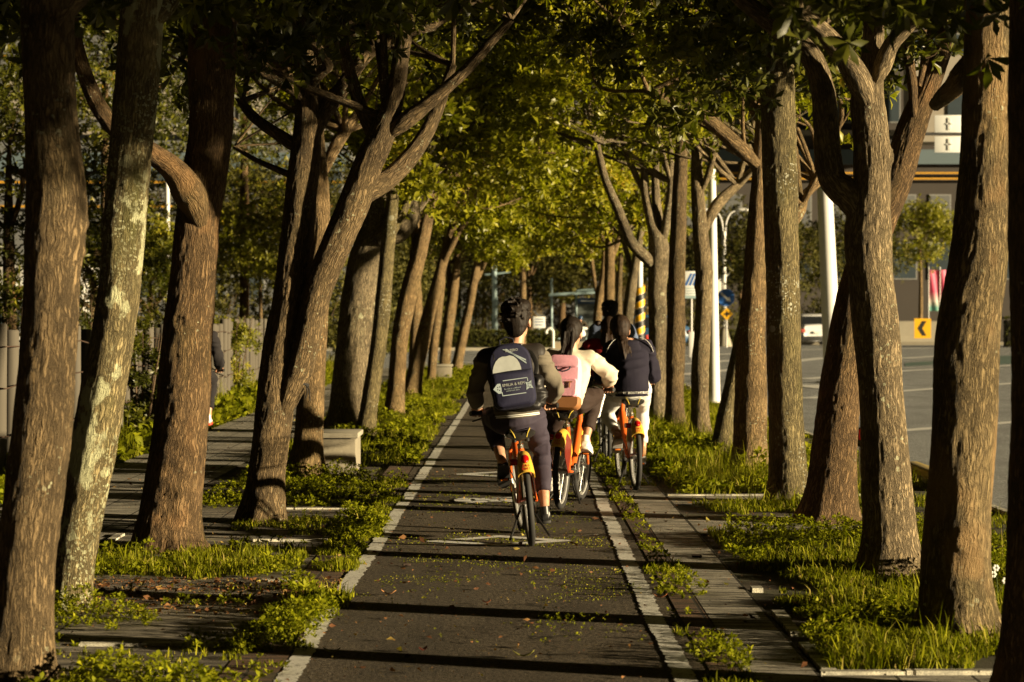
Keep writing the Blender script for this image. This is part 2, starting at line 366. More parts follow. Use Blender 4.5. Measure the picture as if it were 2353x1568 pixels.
TREE_N = [0]
def build_tree(label, D, limbs, crown, bark, knots=(), near=.012, twigs=5, leafK=8, leafL=.125, clumps=46, per=36, sig=.18, leafmat=None, seed=None, group='street trees lining the cycle path', straddle=None, flare=(.14,.46), twr=1.0):
    """limbs: list of (traced pts, depth offset start, depth offset end); the first is the trunk. crown: (dx, dy, z, rx, ry, rz) about the trunk base or None"""
    TREE_N[0] += 1; rng = np.random.default_rng(100+TREE_N[0] if seed is None else seed)
    V, Fq, A = [], [], []; n = 0; tips = []; base = None
    for li, (pts, d0, d1) in enumerate([l[:3] for l in limbs]):
        P = pix(pts, D, d0, d1)
        if li == 0:
            base = P[0, :3].copy(); base[2] = 0; P[0, 2] = 0
            P = np.vstack([P[0], P[1:]]); low = P[0].copy(); low[2] = -.06; P = np.vstack([low, P]); 
        if li: P[0, 3] *= .55; P[1, 3] *= 1.08
        n, C = trunk_tube(V, Fq, A, n, P, .02 if near < .02 else .05, near, rng, knots if li == 0 else (), flare if li == 0 else None)
        if not (len(limbs[li]) > 3 and limbs[li][3]): tips.append(C[-1])
        else: continue
        if li and rng.random() < .7: tips.append(C[int(len(C)*.65)])
    cc = None
    if crown is not None:
        cc = np.array([base[0]+crown[0], base[1]+crown[1], crown[2]]); cr = np.array(crown[3:6])
    ends = []
    if twigs and cc is not None:
        for tp in tips:
            for k in range(twigs):
                tgt = cc+rng.normal(size=3)*cr*.55; tgt[2] = max(tgt[2], tp[2]+.25)
                p0 = tp[:3]; L = min(np.linalg.norm(tgt-p0), 1.9); d = (tgt-p0)/np.linalg.norm(tgt-p0)
                r0 = min(tp[3]*.62, .035)*twr; mid = p0+d*L*.5+rng.normal(size=3)*.10*L; e = p0+d*L
                n, C = trunk_tube(V, Fq, A, n, np.array([[*p0, r0], [*mid, r0*.7], [*e, r0*.4]]), .12, .02, rng, segmin=6)
                for q in range(3):
                    s0 = C[int(len(C)*rng.uniform(.35, .95))]; dd = d*.6+rng.normal(size=3)*.6+np.array([0, 0, .35]); dd /= np.linalg.norm(dd); l2 = rng.uniform(.35, .8)
                    m2 = s0[:3]+dd*l2*.5+rng.normal(size=3)*.05; e2 = s0[:3]+dd*l2+np.array([0, 0, .08])
                    n, C2 = trunk_tube(V, Fq, A, n, np.array([[*s0[:3], r0*.45], [*m2, r0*.3], [*e2, .004]]), .12, .02, rng, segmin=5)
                    ends.append(e2)
    V = np.vstack(V)-base; me = mesh_np('trunk', V, np.vstack(Fq), True, {'bark': ('FLOAT_VECTOR', np.vstack(A))})
    r = thing('tree', label, 'tree', tuple(base), group=group)
    obj('trunk', me, bark, r)
    if cc is not None:
        zmin = cc[2]-cr[2]
        p, ax, rn = crown_points(cc, cr, clumps, per, sig, rng)
        if ends:
            e = np.repeat(np.array(ends), 5, axis=0); off = rng.normal(size=e.shape)*.13
            p = np.vstack([p, e+off]); ax = np.vstack([ax, off*4+np.array([0, 0, .9])]); rn = np.concatenate([rn, rng.uniform(0, .5, len(e))])
        if straddle is not None:
            kx = straddle(p); p, ax, rn = p[kx], ax[kx], rn[kx]
        Vl, Fl, rr = leaf_cloud(p, ax, leafK, leafL, rnd0=rn, rng=rng)
        obj('crown', mesh_np('crown', Vl-base, Fl, False, {'rnd': ('FLOAT', rr)}), leafmat or LEAF, r)
    return r

BK = {
 'brown': bark_mat('brown_bark', (.052,.035,.018), (.175,.122,.066), .16, moss=.15),
 'lichen': bark_mat('lichen_bark', (.075,.058,.028), (.25,.20,.105), .62, licol=(.50,.50,.30), moss=.75, seed=3.1),
 'dark': bark_mat('dark_brown_bark', (.050,.030,.014), (.165,.104,.052), .06, moss=.2, patch=.25, patchcol=(.23,.13,.055), seed=5.2),
 'grey': bark_mat('grey_brown_bark', (.075,.058,.038), (.24,.19,.125), .22, moss=.2, seed=7.7),
 'tan': bark_mat('tan_ridged_bark', (.085,.062,.036), (.27,.205,.125), .12, moss=.15, seed=11.4),
 'orange': bark_mat('orange_worn_bark', (.066,.046,.022), (.205,.15,.078), .08, moss=.5, patch=.35, patchcol=(.25,.16,.07), seed=13.9),
 'olive': bark_mat('olive_bark', (.062,.050,.024), (.205,.165,.085), .30, licol=(.5,.5,.38), moss=.45, seed=17.3),
 'warm': bark_mat('warm_far_bark', (.080,.052,.025), (.25,.168,.085), .15, moss=.25, seed=21.0),
}
NEAR = dict(near=.011)
# ------------------------------------------------------------------ left row
build_tree('thick leaning trunk at the far left edge, nearest of the left row, top in shade', 10.6,
 [([(45,1580,140),(62,1271,138),(93,1009,138),(111,769,126),(119,564,126),(127,436,136),(118,308,124),(110,154,118),(108,0,118),(104,-160,112),(98,-420,90)],0,0.1),
  ([(118,60,90),(200,-60,70),(330,-260,50),(420,-450,40)],0,.6),([(100,-120,80),(20,-260,60),(-90,-460,44)],0,-.3)],
 (.6,.2,4.25,2.5,2.0,1.25), BK['brown'], knots=((2.02,.2,.10,.03),(1.0,1.5,.06,-.012)), **NEAR)
build_tree('slender leaning trunk blotched with pale green lichen, second in the left row', 13.2,
 [([(163,1405,82),(183,1218,90),(220,1009,101),(261,769,96),(280,600,96),(298,400,97),(319,154,99),(330,0,97),(338,-160,90),(345,-380,70)],0,.1),
  ([(335,60,60),(372,20,48),(430,-60,40),(520,-200,34)],0,.3),([(330,-100,60),(270,-220,46),(200,-380,34)],0,0)],
 (.6,.1,4.5,2.2,1.8,1.25), BK['lichen'], knots=((1.75,4.6,.05,.02),(2.15,3.4,.07,.018),(2.4,5.0,.05,.014)), **NEAR)
build_tree('dark furrowed trunk with knot hole and limb forking left, third in the left row', 16.5,
 [([(384,1268,150),(386,1218,143),(406,1061,136),(423,904,122),(431,769,112),(444,640,103),(453,513,100),(466,420,104),(483,308,97),(487,154,104),(495,0,98),(500,-200,80),(505,-420,56)],0,.2),
  ([(462,520,60),(440,455,70),(400,392,56),(348,352,46),(290,318,42),(235,258,40),(198,180,36),(170,80,32),(150,-80,26)],0,-.3),
  ([(495,40,60),(560,-60,48),(640,-180,36)],0,.3)],
 (.4,.2,4.4,2.3,1.9,1.3), BK['dark'], knots=((1.62,4.5,.075,.03),(1.15,4.5,.08,.016),(.45,4.75,.045,-.035),(.30,4.75,.045,-.03),(.60,4.75,.04,-.025),(.75,4.8,.04,-.018),(2.15,5.6,.08,.02)), **NEAR)
build_tree('V-forked tree with a lit leaning limb and a string tied at its fork', 18.75,
 [([(597,1202,104),(606,1130,90),(614,1061,83),(634,904,84),(652,760,76),(665,700,76),(685,513,68),(702,359,70),(708,256,60),(702,150,52),(694,0,44),(690,-150,34)],0,.1),
  ([(640,985,30),(660,915,50),(690,840,60),(712,740,62),(735,655,66),(780,545,70),(815,465,72),(851,365,66),(880,300,60),(908,214,44),(927,95,36),(946,0,30),(960,-120,22)],0,-.2),
  ([(888,310,44),(927,281,36),(994,229,30),(1070,162,25),(1142,81,20),(1175,45,15)],-.15,-.4),
  ([(812,480,50),(845,440,46),(894,410,44),(942,362,40),(980,305,34),(1010,240,28),(1040,150,20)],-.15,.3),
  ([(862,340,34),(848,286,30),(826,238,28),(799,143,24),(784,62,20),(770,-40,16)],-.15,.1),
  ([(712,330,44),(745,255,40),(784,205,36),(846,124,30),(918,81,24),(999,62,18)],0,.5),
  ([(690,348,30),(667,328,28),(605,287,24),(570,255,22),(544,212,20),(510,150,16)],0,.4),
  ([(690,415,18),(661,400,15),(590,369,13),(538,338,10)],.1,.5),
  ([(700,230,26),(667,205,22),(615,174,19),(559,138,15),(520,120,12)],0,-.3),
  ([(712,200,28),(745,160,26),(754,150,24),(733,113,21),(692,77,17),(651,26,12)],0,-.2)],
 (.9,.8,5.0,2.2,1.9,1.15), BK['brown'], knots=((2.3,.6,.06,.02),(1.9,4.4,.05,.012)), twigs=3, **NEAR)
build_tree('pale straight trunk standing in front of the concrete bench', 24.1,
 [([(704,1094,86),(708,1020,66),(712,950,63),(722,800,58),(730,650,54),(735,550,48),(735,450,44),(725,300,38),(715,150,32)],0,0),
  ([(733,420,30),(775,330,26),(830,250,20)],0,.4),([(728,330,26),(690,240,20),(650,160,16)],0,-.2)],
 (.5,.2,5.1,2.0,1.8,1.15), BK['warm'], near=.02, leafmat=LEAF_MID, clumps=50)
build_tree('stout trunk topped by a pruned grey stub, just behind the concrete bench', 33.0,
 [([(800,995,112),(806,940,96),(815,800,90),(826,690,86),(842,600,82),(866,535,84),(860,450,64),(852,330,52),(850,200,40)],0,.2),
  ([(868,550,70),(905,530,62),(937,505,54),(945,480,42),(934,440,30),(942,400,26),(958,362,20)],-.1,-.3),
  ([(900,530,34),(960,470,30),(1000,400,24),(1030,320,18)],0,.3)],
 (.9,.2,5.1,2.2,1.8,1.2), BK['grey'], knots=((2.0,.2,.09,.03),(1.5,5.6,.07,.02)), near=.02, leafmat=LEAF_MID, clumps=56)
FARL = [
 ('narrow mossy trunk beside the stout pruned one', 31.0, [([(838,1013,46),(848,940,40),(860,860,38),(875,750,37),(888,600,34),(896,520,32),(905,420,26),(912,300,20)],0,0),([(893,560,20),(930,480,18),(970,400,14)],0,.3)], 'olive', (.5,.3,4.15,1.8,1.6,1.15)),
 ('trunk leaning over the left weeds with an orange-lit upper limb', 38.0, [([(905,950,46),(912,870,40),(922,760,40),(945,650,38),(968,565,32),(988,470,26),(1000,380,22)],0,0),([(950,640,24),(955,560,20),(950,450,16)],0,.3)], 'warm', (.7,.3,4.1,1.8,1.6,1.2)),
 ('strongly leaning trunk on the left side of the path, in front of the small block', 47.0, [([(943,908,44),(955,850,38),(968,797,34),(985,723,30),(1003,659,28),(1018,600,24),(1038,530,20),(1050,450,16)],0,0),([(1012,620,17),(1035,570,15),(1062,520,12),(1100,480,9)],0,-.4)], 'warm', (.9,.3,4.1,2.0,1.7,1.3)),
 ('upright knobbly trunk between two leaning ones on the left', 52.0, [([(948,892,26),(953,800,26),(957,720,27),(955,650,24),(950,560,20),(955,450,16)],0,0)], 'warm', (.6,.3,4.2,1.8,1.6,1.3)),
 ('thin straight trunk left of the small concrete block', 58.0, [([(990,872,20),(996,800,22),(1003,740,22),(1012,660,20),(1020,580,16),(1030,500,12)],0,0)], 'warm', (.8,.2,4.2,2.0,1.7,1.3)),
 ('trunk directly behind the small concrete block', 68.0, [([(1020,856,24),(1025,790,26),(1032,730,26),(1042,665,22),(1052,590,17),(1060,520,13)],0,0),([(1036,700,15),(1030,620,12),(1020,560,9)],0,.3)], 'warm', (1.0,.2,4.3,2.2,1.9,1.4)),
 ('lit trunk leaning right, the last of the left row before the road', 67.0, [([(1047,858,28),(1055,815,25),(1066,760,22),(1079,705,19),(1090,641,19),(1102,580,15),(1118,520,12)],0,0),([(1085,670,14),(1110,610,12),(1150,520,9),(1164,500,7)],0,.3)], 'warm', (1.3,.2,4.2,2.2,1.9,1.4)),
]
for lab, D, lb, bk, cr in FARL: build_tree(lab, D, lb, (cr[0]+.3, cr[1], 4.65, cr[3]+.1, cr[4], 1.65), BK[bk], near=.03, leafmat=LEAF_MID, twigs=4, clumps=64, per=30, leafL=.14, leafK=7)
# ------------------------------------------------------------------ right row
build_tree('dark trunk cut off by the right edge of the view, nearest of the right row', 10.2,
 [([(2378,1612,170),(2385,1376,152),(2393,1114,152),(2403,852,152),(2396,500,150),(2392,150,148),(2392,-100,140),(2400,-400,110)],0,0),
  ([(2392,0,90),(2330,-160,66),(2230,-380,50)],0,.2)],
 (.4,-.4,3.85,2.1,1.6,1.15), BK['dark'], clumps=85, **NEAR)
build_tree('broad trunk with worn orange bark and a dark scar, front of the right row', 12.1,
 [([(2198,1466,176),(2197,1400,160),(2197,1271,154),(2213,1009,143),(2222,799,142),(2250,615,134),(2260,461,116),(2264,308,102),(2267,154,100),(2268,0,96),(2272,-160,84),(2280,-380,60)],0,0),
  ([(2258,110,64),(2222,165,54),(2195,198,46),(2168,222,36),(2150,240,28)],0,.9,True),
  ([(2268,-40,60),(2180,-180,44),(2100,-340,32)],0,.3)],
 (.2,.2,4.35,2.2,1.8,1.1), BK['orange'], knots=((.55,4.9,.075,.026),(2.6,4.3,.13,.022),(1.75,3.9,.06,.014)), **NEAR)
build_tree('forked pale-ridged trunk spreading into several limbs, second of the right row foreground', 14.97,
 [([(2050,1322,142),(2046,1218,122),(2035,1061,112),(2024,904,102),(2014,769,108),(2003,640,100),(1995,540,108),(2000,460,92),(2003,410,86),(2001,308,84),(1994,231,80),(2002,170,60),(2006,103,50),(2010,0,43),(2014,-120,36),(2018,-300,24)],0,0),
  ([(1990,520,70),(1955,455,66),(1912,410,62),(1898,308,58),(1890,205,52),(1862,128,47),(1801,77,44),(1724,15,38),(1640,-50,30)],-.05,.5),
  ([(1995,240,60),(1975,190,54),(1935,123,48),(1873,62,47),(1801,10,42),(1730,-60,34)],-.1,-.2),
  ([(2012,190,44),(2030,145,38),(2052,97,35),(2109,41,32),(2165,-5,28),(2230,-70,20)],-.05,-.3),
  ([(1890,60,34),(1888,10,30),(1880,-80,24)],-.1,0)],
 (-.1,.3,4.5,2.2,1.8,1.1), BK['tan'], knots=((2.65,5.6,.06,.035),(2.25,5.2,.06,.015),(.28,4.4,.04,.015)), twigs=4, **NEAR)
build_tree('black shaded trunk leaning right behind the forked pale-ridged tree', 18.75,
 [([(1903,1205,118),(1912,1110,110),(1920,1009,104),(1938,852,92),(1960,700,82),(2000,560,76),(2040,461,72),(2065,400,68),(2090,308,66),(2130,205,56),(2172,90,46),(2186,0,40),(2200,-150,30)],0,.2),
  ([(2100,270,28),(2096,190,22),(2083,100,20),(2078,-20,16)],0,0),([(2112,200,20),(2128,120,17),(2148,30,13)],0,.2)],
 (.9,.2,4.5,2.0,1.8,1.1), BK['dark'], knots=((.95,4.6,.05,.02),), **NEAR)
build_tree('straight lichen-spotted trunk dark on its left side, middle of the right row', 20.7,
 [([(1812,1158,100),(1811,1114,89),(1806,960,82),(1800,769,80),(1796,600,78),(1793,513,78),(1792,380,80),(1789,250,77),(1788,154,74),(1785,0,64),(1782,-140,50)],0,0),
  ([(1790,120,50),(1745,60,42),(1700,20,34),(1640,-30,24)],0,-.3),([(1790,60,44),(1840,-30,34)],0,.3)],
 (-.3,.2,4.4,2.2,1.8,1.1), BK['olive'], knots=((.40,4.3,.09,.018),(.22,4.6,.05,.015),(2.9,4.4,.09,.022),(2.85,5.4,.05,.02)), **NEAR)
build_tree('warm brown trunk leaning against the lichen-spotted one', 24.4,
 [([(1722,1088,92),(1724,1030,78),(1727,904,72),(1727,769,62),(1735,615,50),(1744,461,42),(1752,300,36),(1758,150,30)],0,0),
  ([(1740,380,40),(1690,330,34),(1620,270,28),(1550,235,22),(1490,210,16)],-.1,-.5),([(1752,290,30),(1700,200,24),(1640,120,18)],0,.2),
  ([(1745,500,30),(1800,520,28),(1835,490,26),(1850,450,22),(1880,420,18)],.2,.6)],
 (-.2,.2,4.7,1.9,1.7,1.0), BK['warm'], near=.02, leafmat=LEAF_MID, clumps=15, per=34)
build_tree('thin trunk leaning right at the foot of the warm brown one', 27.9,
 [([(1658,1058,56),(1662,1000,46),(1670,946,43),(1700,820,42),(1724,690,36),(1738,560,30),(1746,430,25),(1738,330,18)],0,.3)],
 (.0,.2,4.8,1.7,1.6,1.0), BK['olive'], near=.03, leafmat=LEAF_MID, clumps=12, per=34)
build_tree('slim trunk with a burl halfway up, next to the white post', 30.8,
 [([(1609,1021,50),(1609,940,42),(1609,852,41),(1614,769,38),(1618,660,39),(1616,600,38),(1608,513,34),(1602,410,28),(1602,318,24),(1606,220,18)],0,0),
  ([(1614,540,28),(1647,472,25),(1694,426,20),(1740,380,14)],0,.4),([(1608,450,16),(1628,400,14),(1645,340,11)],0,-.2)],
 (-.1,.2,4.9,1.6,1.5,1.0), BK['tan'], knots=((2.05,3.5,.06,.03),(2.2,5.5,.05,.02)), near=.02, leafmat=LEAF_MID, clumps=14, per=34)
build_tree('dark slim trunk between the burled one and the many-limbed one', 33.9,
 [([(1553,990,50),(1551,930,42),(1552,840,42),(1555,667,40),(1558,560,38),(1561,461,35),(1568,308,27),(1575,200,20)],0,0)],
 (-.4,.2,4.95,1.7,1.5,1.0), BK['brown'], knots=((1.6,.3,.06,.02),), near=.02, leafmat=LEAF_MID, clumps=14, per=34)
build_tree('many-limbed fan-shaped tree whose longest limb reaches over the path', 36.0,
 [([(1512,974,44),(1510,900,40),(1512,780,42),(1510,667,43),(1515,600,46),(1512,555,44),(1500,520,26),(1484,452,20),(1480,381,16),(1475,310,12),(1478,240,8)],0,0),
  ([(1508,625,30),(1490,598,26),(1451,557,24),(1418,476,21),(1389,405,18),(1361,286,15),(1346,214,12),(1332,165,9)],0,-.4),
  ([(1515,570,28),(1512,510,22),(1506,429,19),(1508,310,14),(1512,230,9)],0,.3),
  ([(1518,570,26),(1532,510,20),(1542,419,16),(1540,340,12)],0,-.2),
  ([(1488,460,15),(1455,390,14),(1432,333,12),(1415,260,9)],0,.2),([(1482,400,11),(1500,340,9),(1520,290,7)],0,0)],
 (-.8,.2,5.05,2.0,1.6,1.0), BK['grey'], near=.02, leafmat=LEAF_MID, clumps=17, per=34)
FARR = [
 ('lit leaning trunk just right of the red vest rider', 44.0, [([(1434,928,26),(1436,850,24),(1442,740,25),(1452,655,24),(1463,590,19),(1475,520,14)],0,0),([(1455,640,14),(1440,580,12),(1420,500,9)],0,.3)], 'grey', (-.5,.2,4.1,1.7,1.5,1.15)),
 ('straight far trunk directly above the short-haired cyclist', 50.0, [([(1398,904,26),(1399,800,25),(1400,700,25),(1401,600,24),(1400,520,18),(1390,440,13)],0,0),([(1402,610,14),(1418,560,12),(1440,500,8)],0,.2)], 'warm', (-.4,.2,4.1,1.9,1.6,1.25)),
 ('thin far trunk squeezed between two thicker ones on the right', 56.0, [([(1421,885,15),(1421,780,15),(1422,680,14),(1426,600,11),(1430,520,8)],0,0)], 'brown', (-.5,.2,4.2,1.9,1.6,1.25)),
 ('small Y-forked tree at the far end of the right row', 62.0, [([(1368,870,18),(1369,800,18),(1372,740,20),(1377,690,19),(1386,630,13),(1388,570,11),(1380,520,8)],0,0),([(1376,700,12),(1365,640,9),(1360,590,8),(1365,540,6)],0,0)], 'warm', (-.6,.2,4.2,2.1,1.8,1.3)),
]
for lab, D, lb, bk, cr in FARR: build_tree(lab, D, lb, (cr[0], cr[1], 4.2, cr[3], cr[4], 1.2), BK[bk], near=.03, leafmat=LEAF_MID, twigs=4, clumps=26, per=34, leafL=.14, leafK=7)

# unseen trees added near the camera to shade the foreground and left trunks
for k, (X, Y) in enumerate(((2.35,7.2),(2.4,4.2),(2.3,1.3),(-2.3,7.4),(-2.3,4.3))):
    x = lambda X_, D_: CX+X_*F/D_
    build_tree(('unseen trunk added for shade, standing %s the camera, outside the picture, %s row' % (('just ahead of','level with','close beside','left ahead of','left beside')[k], 'right' if X > 0 else 'left')), Y,
       [([(x(X,Y),HY+H*F/Y,.26*F/Y),(x(X+.1,Y),HY-.4*F/Y,.20*F/Y),(x(X,Y),HY-2.0*F/Y,.17*F/Y)],0,0),([(x(X,Y),HY-1.3*F/Y,.2*F/Y),(x(X-.6,Y),HY-2.2*F/Y,.12*F/Y)],0,.4)], (-.1 if X > 0 else .3,0,3.85 if X > 0 else 4.3,2.2,1.9,1.15), BK['brown'], near=.03, clumps=80, per=34)
# ------------------------------------------------------------------ ground
def sheet(name, poly, z, m, kind='structure', sub=0):
    V = np.array([[p[0], p[1], z] for p in poly]); me = mesh_np(name, V, np.arange(len(V))[None], False)
    return obj(name, me, m, kind=kind)
def gmat(name, build):
    m, nt, b, out = mat(name); N = NT(nt); P = N.n('ShaderNodeTexCoord').outputs['Object']; build(N, nt, b, P); return m
def asphalt(dark, light, speck=.5, litter=0.0):
    def f(N, nt, b, P):
        fine = N.noise(P, 110, 3, .75); med = N.noise(P, 42, 4, .65); big = N.noise(N.mapv(P, (1.4,.6,1)), 1.0, 4)
        c = N.ramp(N.math('MULTIPLY_ADD', med, .5, N.math('MULTIPLY', fine, .55)), [(.45, tuple(x*.7 for x in dark)), (.54, light), (.61, tuple(x*1.9 for x in light))])
        c = N.mix(N.math('MULTIPLY', N.sstep(big, .4, .65), .35), c, tuple(x*.6 for x in dark))
        vo = N.n('ShaderNodeTexVoronoi', feature='F1', i_Scale=75.0); nt.links.new(P, vo.inputs['Vector'])
        sp = N.math('MULTIPLY', N.sstep(N.math('SUBTRACT', .5, vo.outputs['Distance']), .25, .4), speck)
        sc = N.n('ShaderNodeSeparateColor'); nt.links.new(vo.outputs['Color'], sc.inputs[0])
        c = N.mix(N.math('MULTIPLY', sp, N.sstep(sc.outputs[0], .72, .95)), c, tuple(min(1, x*3.4) for x in light))
        if litter:
            wn = N.n('ShaderNodeTexNoise', i_Scale=2.2, i_Detail=5.0); nt.links.new(P, wn.inputs['Vector']); wv = N.n('ShaderNodeVectorMath', operation='MULTIPLY_ADD'); nt.links.new(wn.outputs['Color'], wv.inputs[0]); wv.inputs[1].default_value = (.9,.9,0); nt.links.new(P, wv.inputs[2])
            cr = N.n('ShaderNodeTexVoronoi', feature='DISTANCE_TO_EDGE', i_Scale=.62); nt.links.new(wv.outputs[0], cr.inputs['Vector']); ck = N.math('MULTIPLY', N.math('SUBTRACT', 1.0, N.sstep(cr.outputs[0], .002, .010)), N.sstep(N.noise(P, .8, 2), .45, .6))
            c = N.mix(N.math('MULTIPLY', ck, .8), c, (.012,.010,.006)); pt = N.sstep(N.noise(N.mapv(P, (.5,.22,1), (5,1,0)), 1.0, 2), .52, .56); c = N.mix(N.math('MULTIPLY', pt, .22), c, (.035,.034,.032))
            wt = N.sstep(N.noise(N.mapv(P, (7,.25,1)), 1.0, 3), .5, .75); c = N.mix(N.math('MULTIPLY', wt, .25), c, (.12,.105,.08))
            ln = N.noise(N.mapv(P, (26, 17, 1)), 1.0, 5, .75); band = N.noise(N.mapv(P, (.7, 1.1, 1), (3.3,.4,0)), 1.0, 3)
            mk = N.math('MULTIPLY', N.sstep(ln, .56, .66), N.sstep(band, .46, .62)); 
            c = N.mix(N.math('MULTIPLY', mk, litter), c, N.mix(N.noise(P, 60, 2), (.11,.10,.018), (.16,.085,.03)))
        nt.links.new(c, b.inputs['Base Color']); b.inputs['Roughness'].default_value = .88; b.inputs['Specular IOR Level'].default_value = .2
        nt.links.new(N.bump(N.math('MULTIPLY_ADD', fine, .8, med), .9, .012), b.inputs['Normal'])
    return f
PATH = gmat('bike_path_asphalt', asphalt((.030,.025,.019), (.100,.082,.058), .8, .85))
ROADM = gmat('road_asphalt', asphalt((.19,.197,.198), (.27,.28,.28), .15))
def soil(N, nt, b, P):
    n = N.noise(P, 14, 5, .65); n2 = N.noise(P, 90, 4, .7); n3 = N.noise(P, 1.3, 3)
    c = N.ramp(N.math('MULTIPLY_ADD', n, .5, N.math('MULTIPLY', n2, .5)), [(.32,(.03,.02,.011)),(.55,(.075,.052,.027)),(.72,(.12,.095,.04))])
    c = N.mix(N.math('MULTIPLY', N.sstep(n3, .4, .6), .55), c, (.07,.08,.016))
    nt.links.new(c, b.inputs['Base Color']); b.inputs['Roughness'].default_value = .95; nt.links.new(N.bump(n2, 1.0, .03), b.inputs['Normal'])
SOIL = gmat('leafy_soil', soil)
def paver(w, h, c1, c2, joint, rib=1.0, moss=.5):
    def f(N, nt, b, P):
        br = N.n('ShaderNodeTexBrick', i_Scale=1.0, offset=0.0, squash=1.0); nt.links.new(P, br.inputs['Vector'])
        br.inputs['Color1'].default_value = (*c1, 1); br.inputs['Color2'].default_value = (*c2, 1); br.inputs['Mortar'].default_value = (*joint, 1)
        br.inputs['Mortar Size'].default_value = .009; br.inputs['Mortar Smooth'].default_value = .3; br.inputs['Brick Width'].default_value = w; br.inputs['Row Height'].default_value = h; br.inputs['Bias'].default_value = 0
        n = N.noise(N.mapv(P, (2.6, 17, 1)), 1.0, 5, .65); f2 = N.noise(P, 120, 4, .7); st = N.noise(P, 2.3, 4)
        c = N.mix(1.0, br.outputs['Color'], N.ramp(n, [(.36,(.34,.32,.29)),(.5,(.95,.95,.93)),(.62,(1.75,1.72,1.6))]), 'MULTIPLY')
        c = N.mix(1.0, c, N.ramp(f2, [(.35,(.6,.6,.6)),(.6,(1.1,1.1,1.1))]), 'MULTIPLY')
        c = N.mix(N.math('MULTIPLY', N.sstep(st, .5, .68), moss), c, (.055,.046,.018))
        dots = N.n('ShaderNodeTexVoronoi', i_Scale=38.0); nt.links.new(P, dots.inputs['Vector'])
        dn = N.n('ShaderNodeSeparateColor'); nt.links.new(dots.outputs['Color'], dn.inputs[0])
        mk = N.math('MULTIPLY', N.sstep(N.math('SUBTRACT', .3, dots.outputs['Distance']), 0, .05), N.sstep(dn.outputs[1], .86, .88))
        c = N.mix(mk, c, (.03,.018,.008))
        nt.links.new(c, b.inputs['Base Color']); b.inputs['Roughness'].default_value = .85
        wv = N.n('ShaderNodeTexWave', bands_direction='Y', i_Scale=6.5, i_Distortion=.6); nt.links.new(P, wv.inputs['Vector'])
        hgt = N.math('ADD', N.math('MULTIPLY', wv.outputs['Fac'], .8*rib), N.math('ADD', N.math('MULTIPLY', br.outputs['Fac'], -2.2), N.math('MULTIPLY_ADD', n, .8, N.math('MULTIPLY', f2, .35))))
        nt.links.new(N.bump(hgt, .8, .012), b.inputs['Normal'])
    return f
PAVE = gmat('ribbed_grey_pavers', paver(.34, .34, (.29,.27,.225), (.36,.335,.28), (.03,.024,.012)))
PAVEL = gmat('plank_pavers_left', paver(1.15, .30, (.19,.165,.13), (.24,.215,.17), (.022,.018,.01), 1.0, .75))
BRICKM = gmat('brown_edging_bricks', paver(.17, .24, (.11,.062,.034), (.14,.08,.045), (.025,.018,.009), .5, .8))
KERBM = gmat('old_kerb_stone', paver(.6, .6, (.50,.48,.40), (.58,.56,.47), (.06,.05,.03), 0.0, .3))
def paint(N, nt, b, P):
    n = N.noise(N.mapv(P, (26, 60, 1)), 1.0, 5, .7); f2 = N.noise(P, 180, 3); big = N.noise(P, 3.2, 4)
    w = N.math('ADD', N.sstep(N.math('MULTIPLY_ADD', big, .28, n), .70, .76), 0.0)
    c = N.mix(w, N.ramp(f2, [(.3,(.66,.65,.58)),(.7,(.82,.81,.74))]), (.07,.058,.04)); c = N.mix(N.math('MULTIPLY', N.sstep(big, .5, .75), .3), c, (.42,.40,.30))
    nt.links.new(c, b.inputs['Base Color']); b.inputs['Roughness'].default_value = .8; nt.links.new(N.bump(n, .5, .006), b.inputs['Normal'])
PAINT = gmat('worn_white_road_paint', paint)
def rpaint(N, nt, b, P):
    n = N.noise(P, 5, 5, .7); c = N.ramp(n, [(.3,(.66,.66,.63)),(.6,(.84,.84,.80))]); nt.links.new(c, b.inputs['Base Color']); b.inputs['Roughness'].default_value = .7
RPAINT = gmat('road_line_paint', rpaint)

sheet('ground', [(-400,-60),(400,-60),(400,600),(-400,600)], -.012, SOIL)
sheet('bike_path', [(-1.04,2),(.885,2),(.885,92),(-1.04,92)], 0.0, PATH)
sheet('side_road', [(4.05,-20),(200,-20),(200,150),(4.05,150)], -.008, ROADM)
sheet('cross_road', [(-160,74),(4.046,74),(4.046,122),(-160,122)], -.004, ROADM)
sheet('right_paving', [(1.045,3),(1.37,3),(1.37,62),(1.045,62)], 0.004, PAVE)
sheet('right_brick_edging', [(.892,3),(1.038,3),(1.038,62),(.892,62)], 0.003, BRICKM)
sheet('left_brick_edging', [(-1.30,3),(-1.047,3),(-1.047,70),(-1.30,70)], 0.003, BRICKM)
sheet('left_paving', [(-2.9,3),(-1.307,3),(-1.307,24),(-2.9,24)], 0.001, PAVEL)
sheet('left_walkway', [(-4.25,3),(-2.907,3),(-2.907,74),(-4.25,74)], 0.005, PAVE)
for (a, b_) in ((17.7,19.1),(20.5,21.45),(9.0,10.75)):
    sheet('cross_paving', [(1.377,a),(3.1,a),(3.1,b_),(1.377,b_)], 0.002, PAVE)
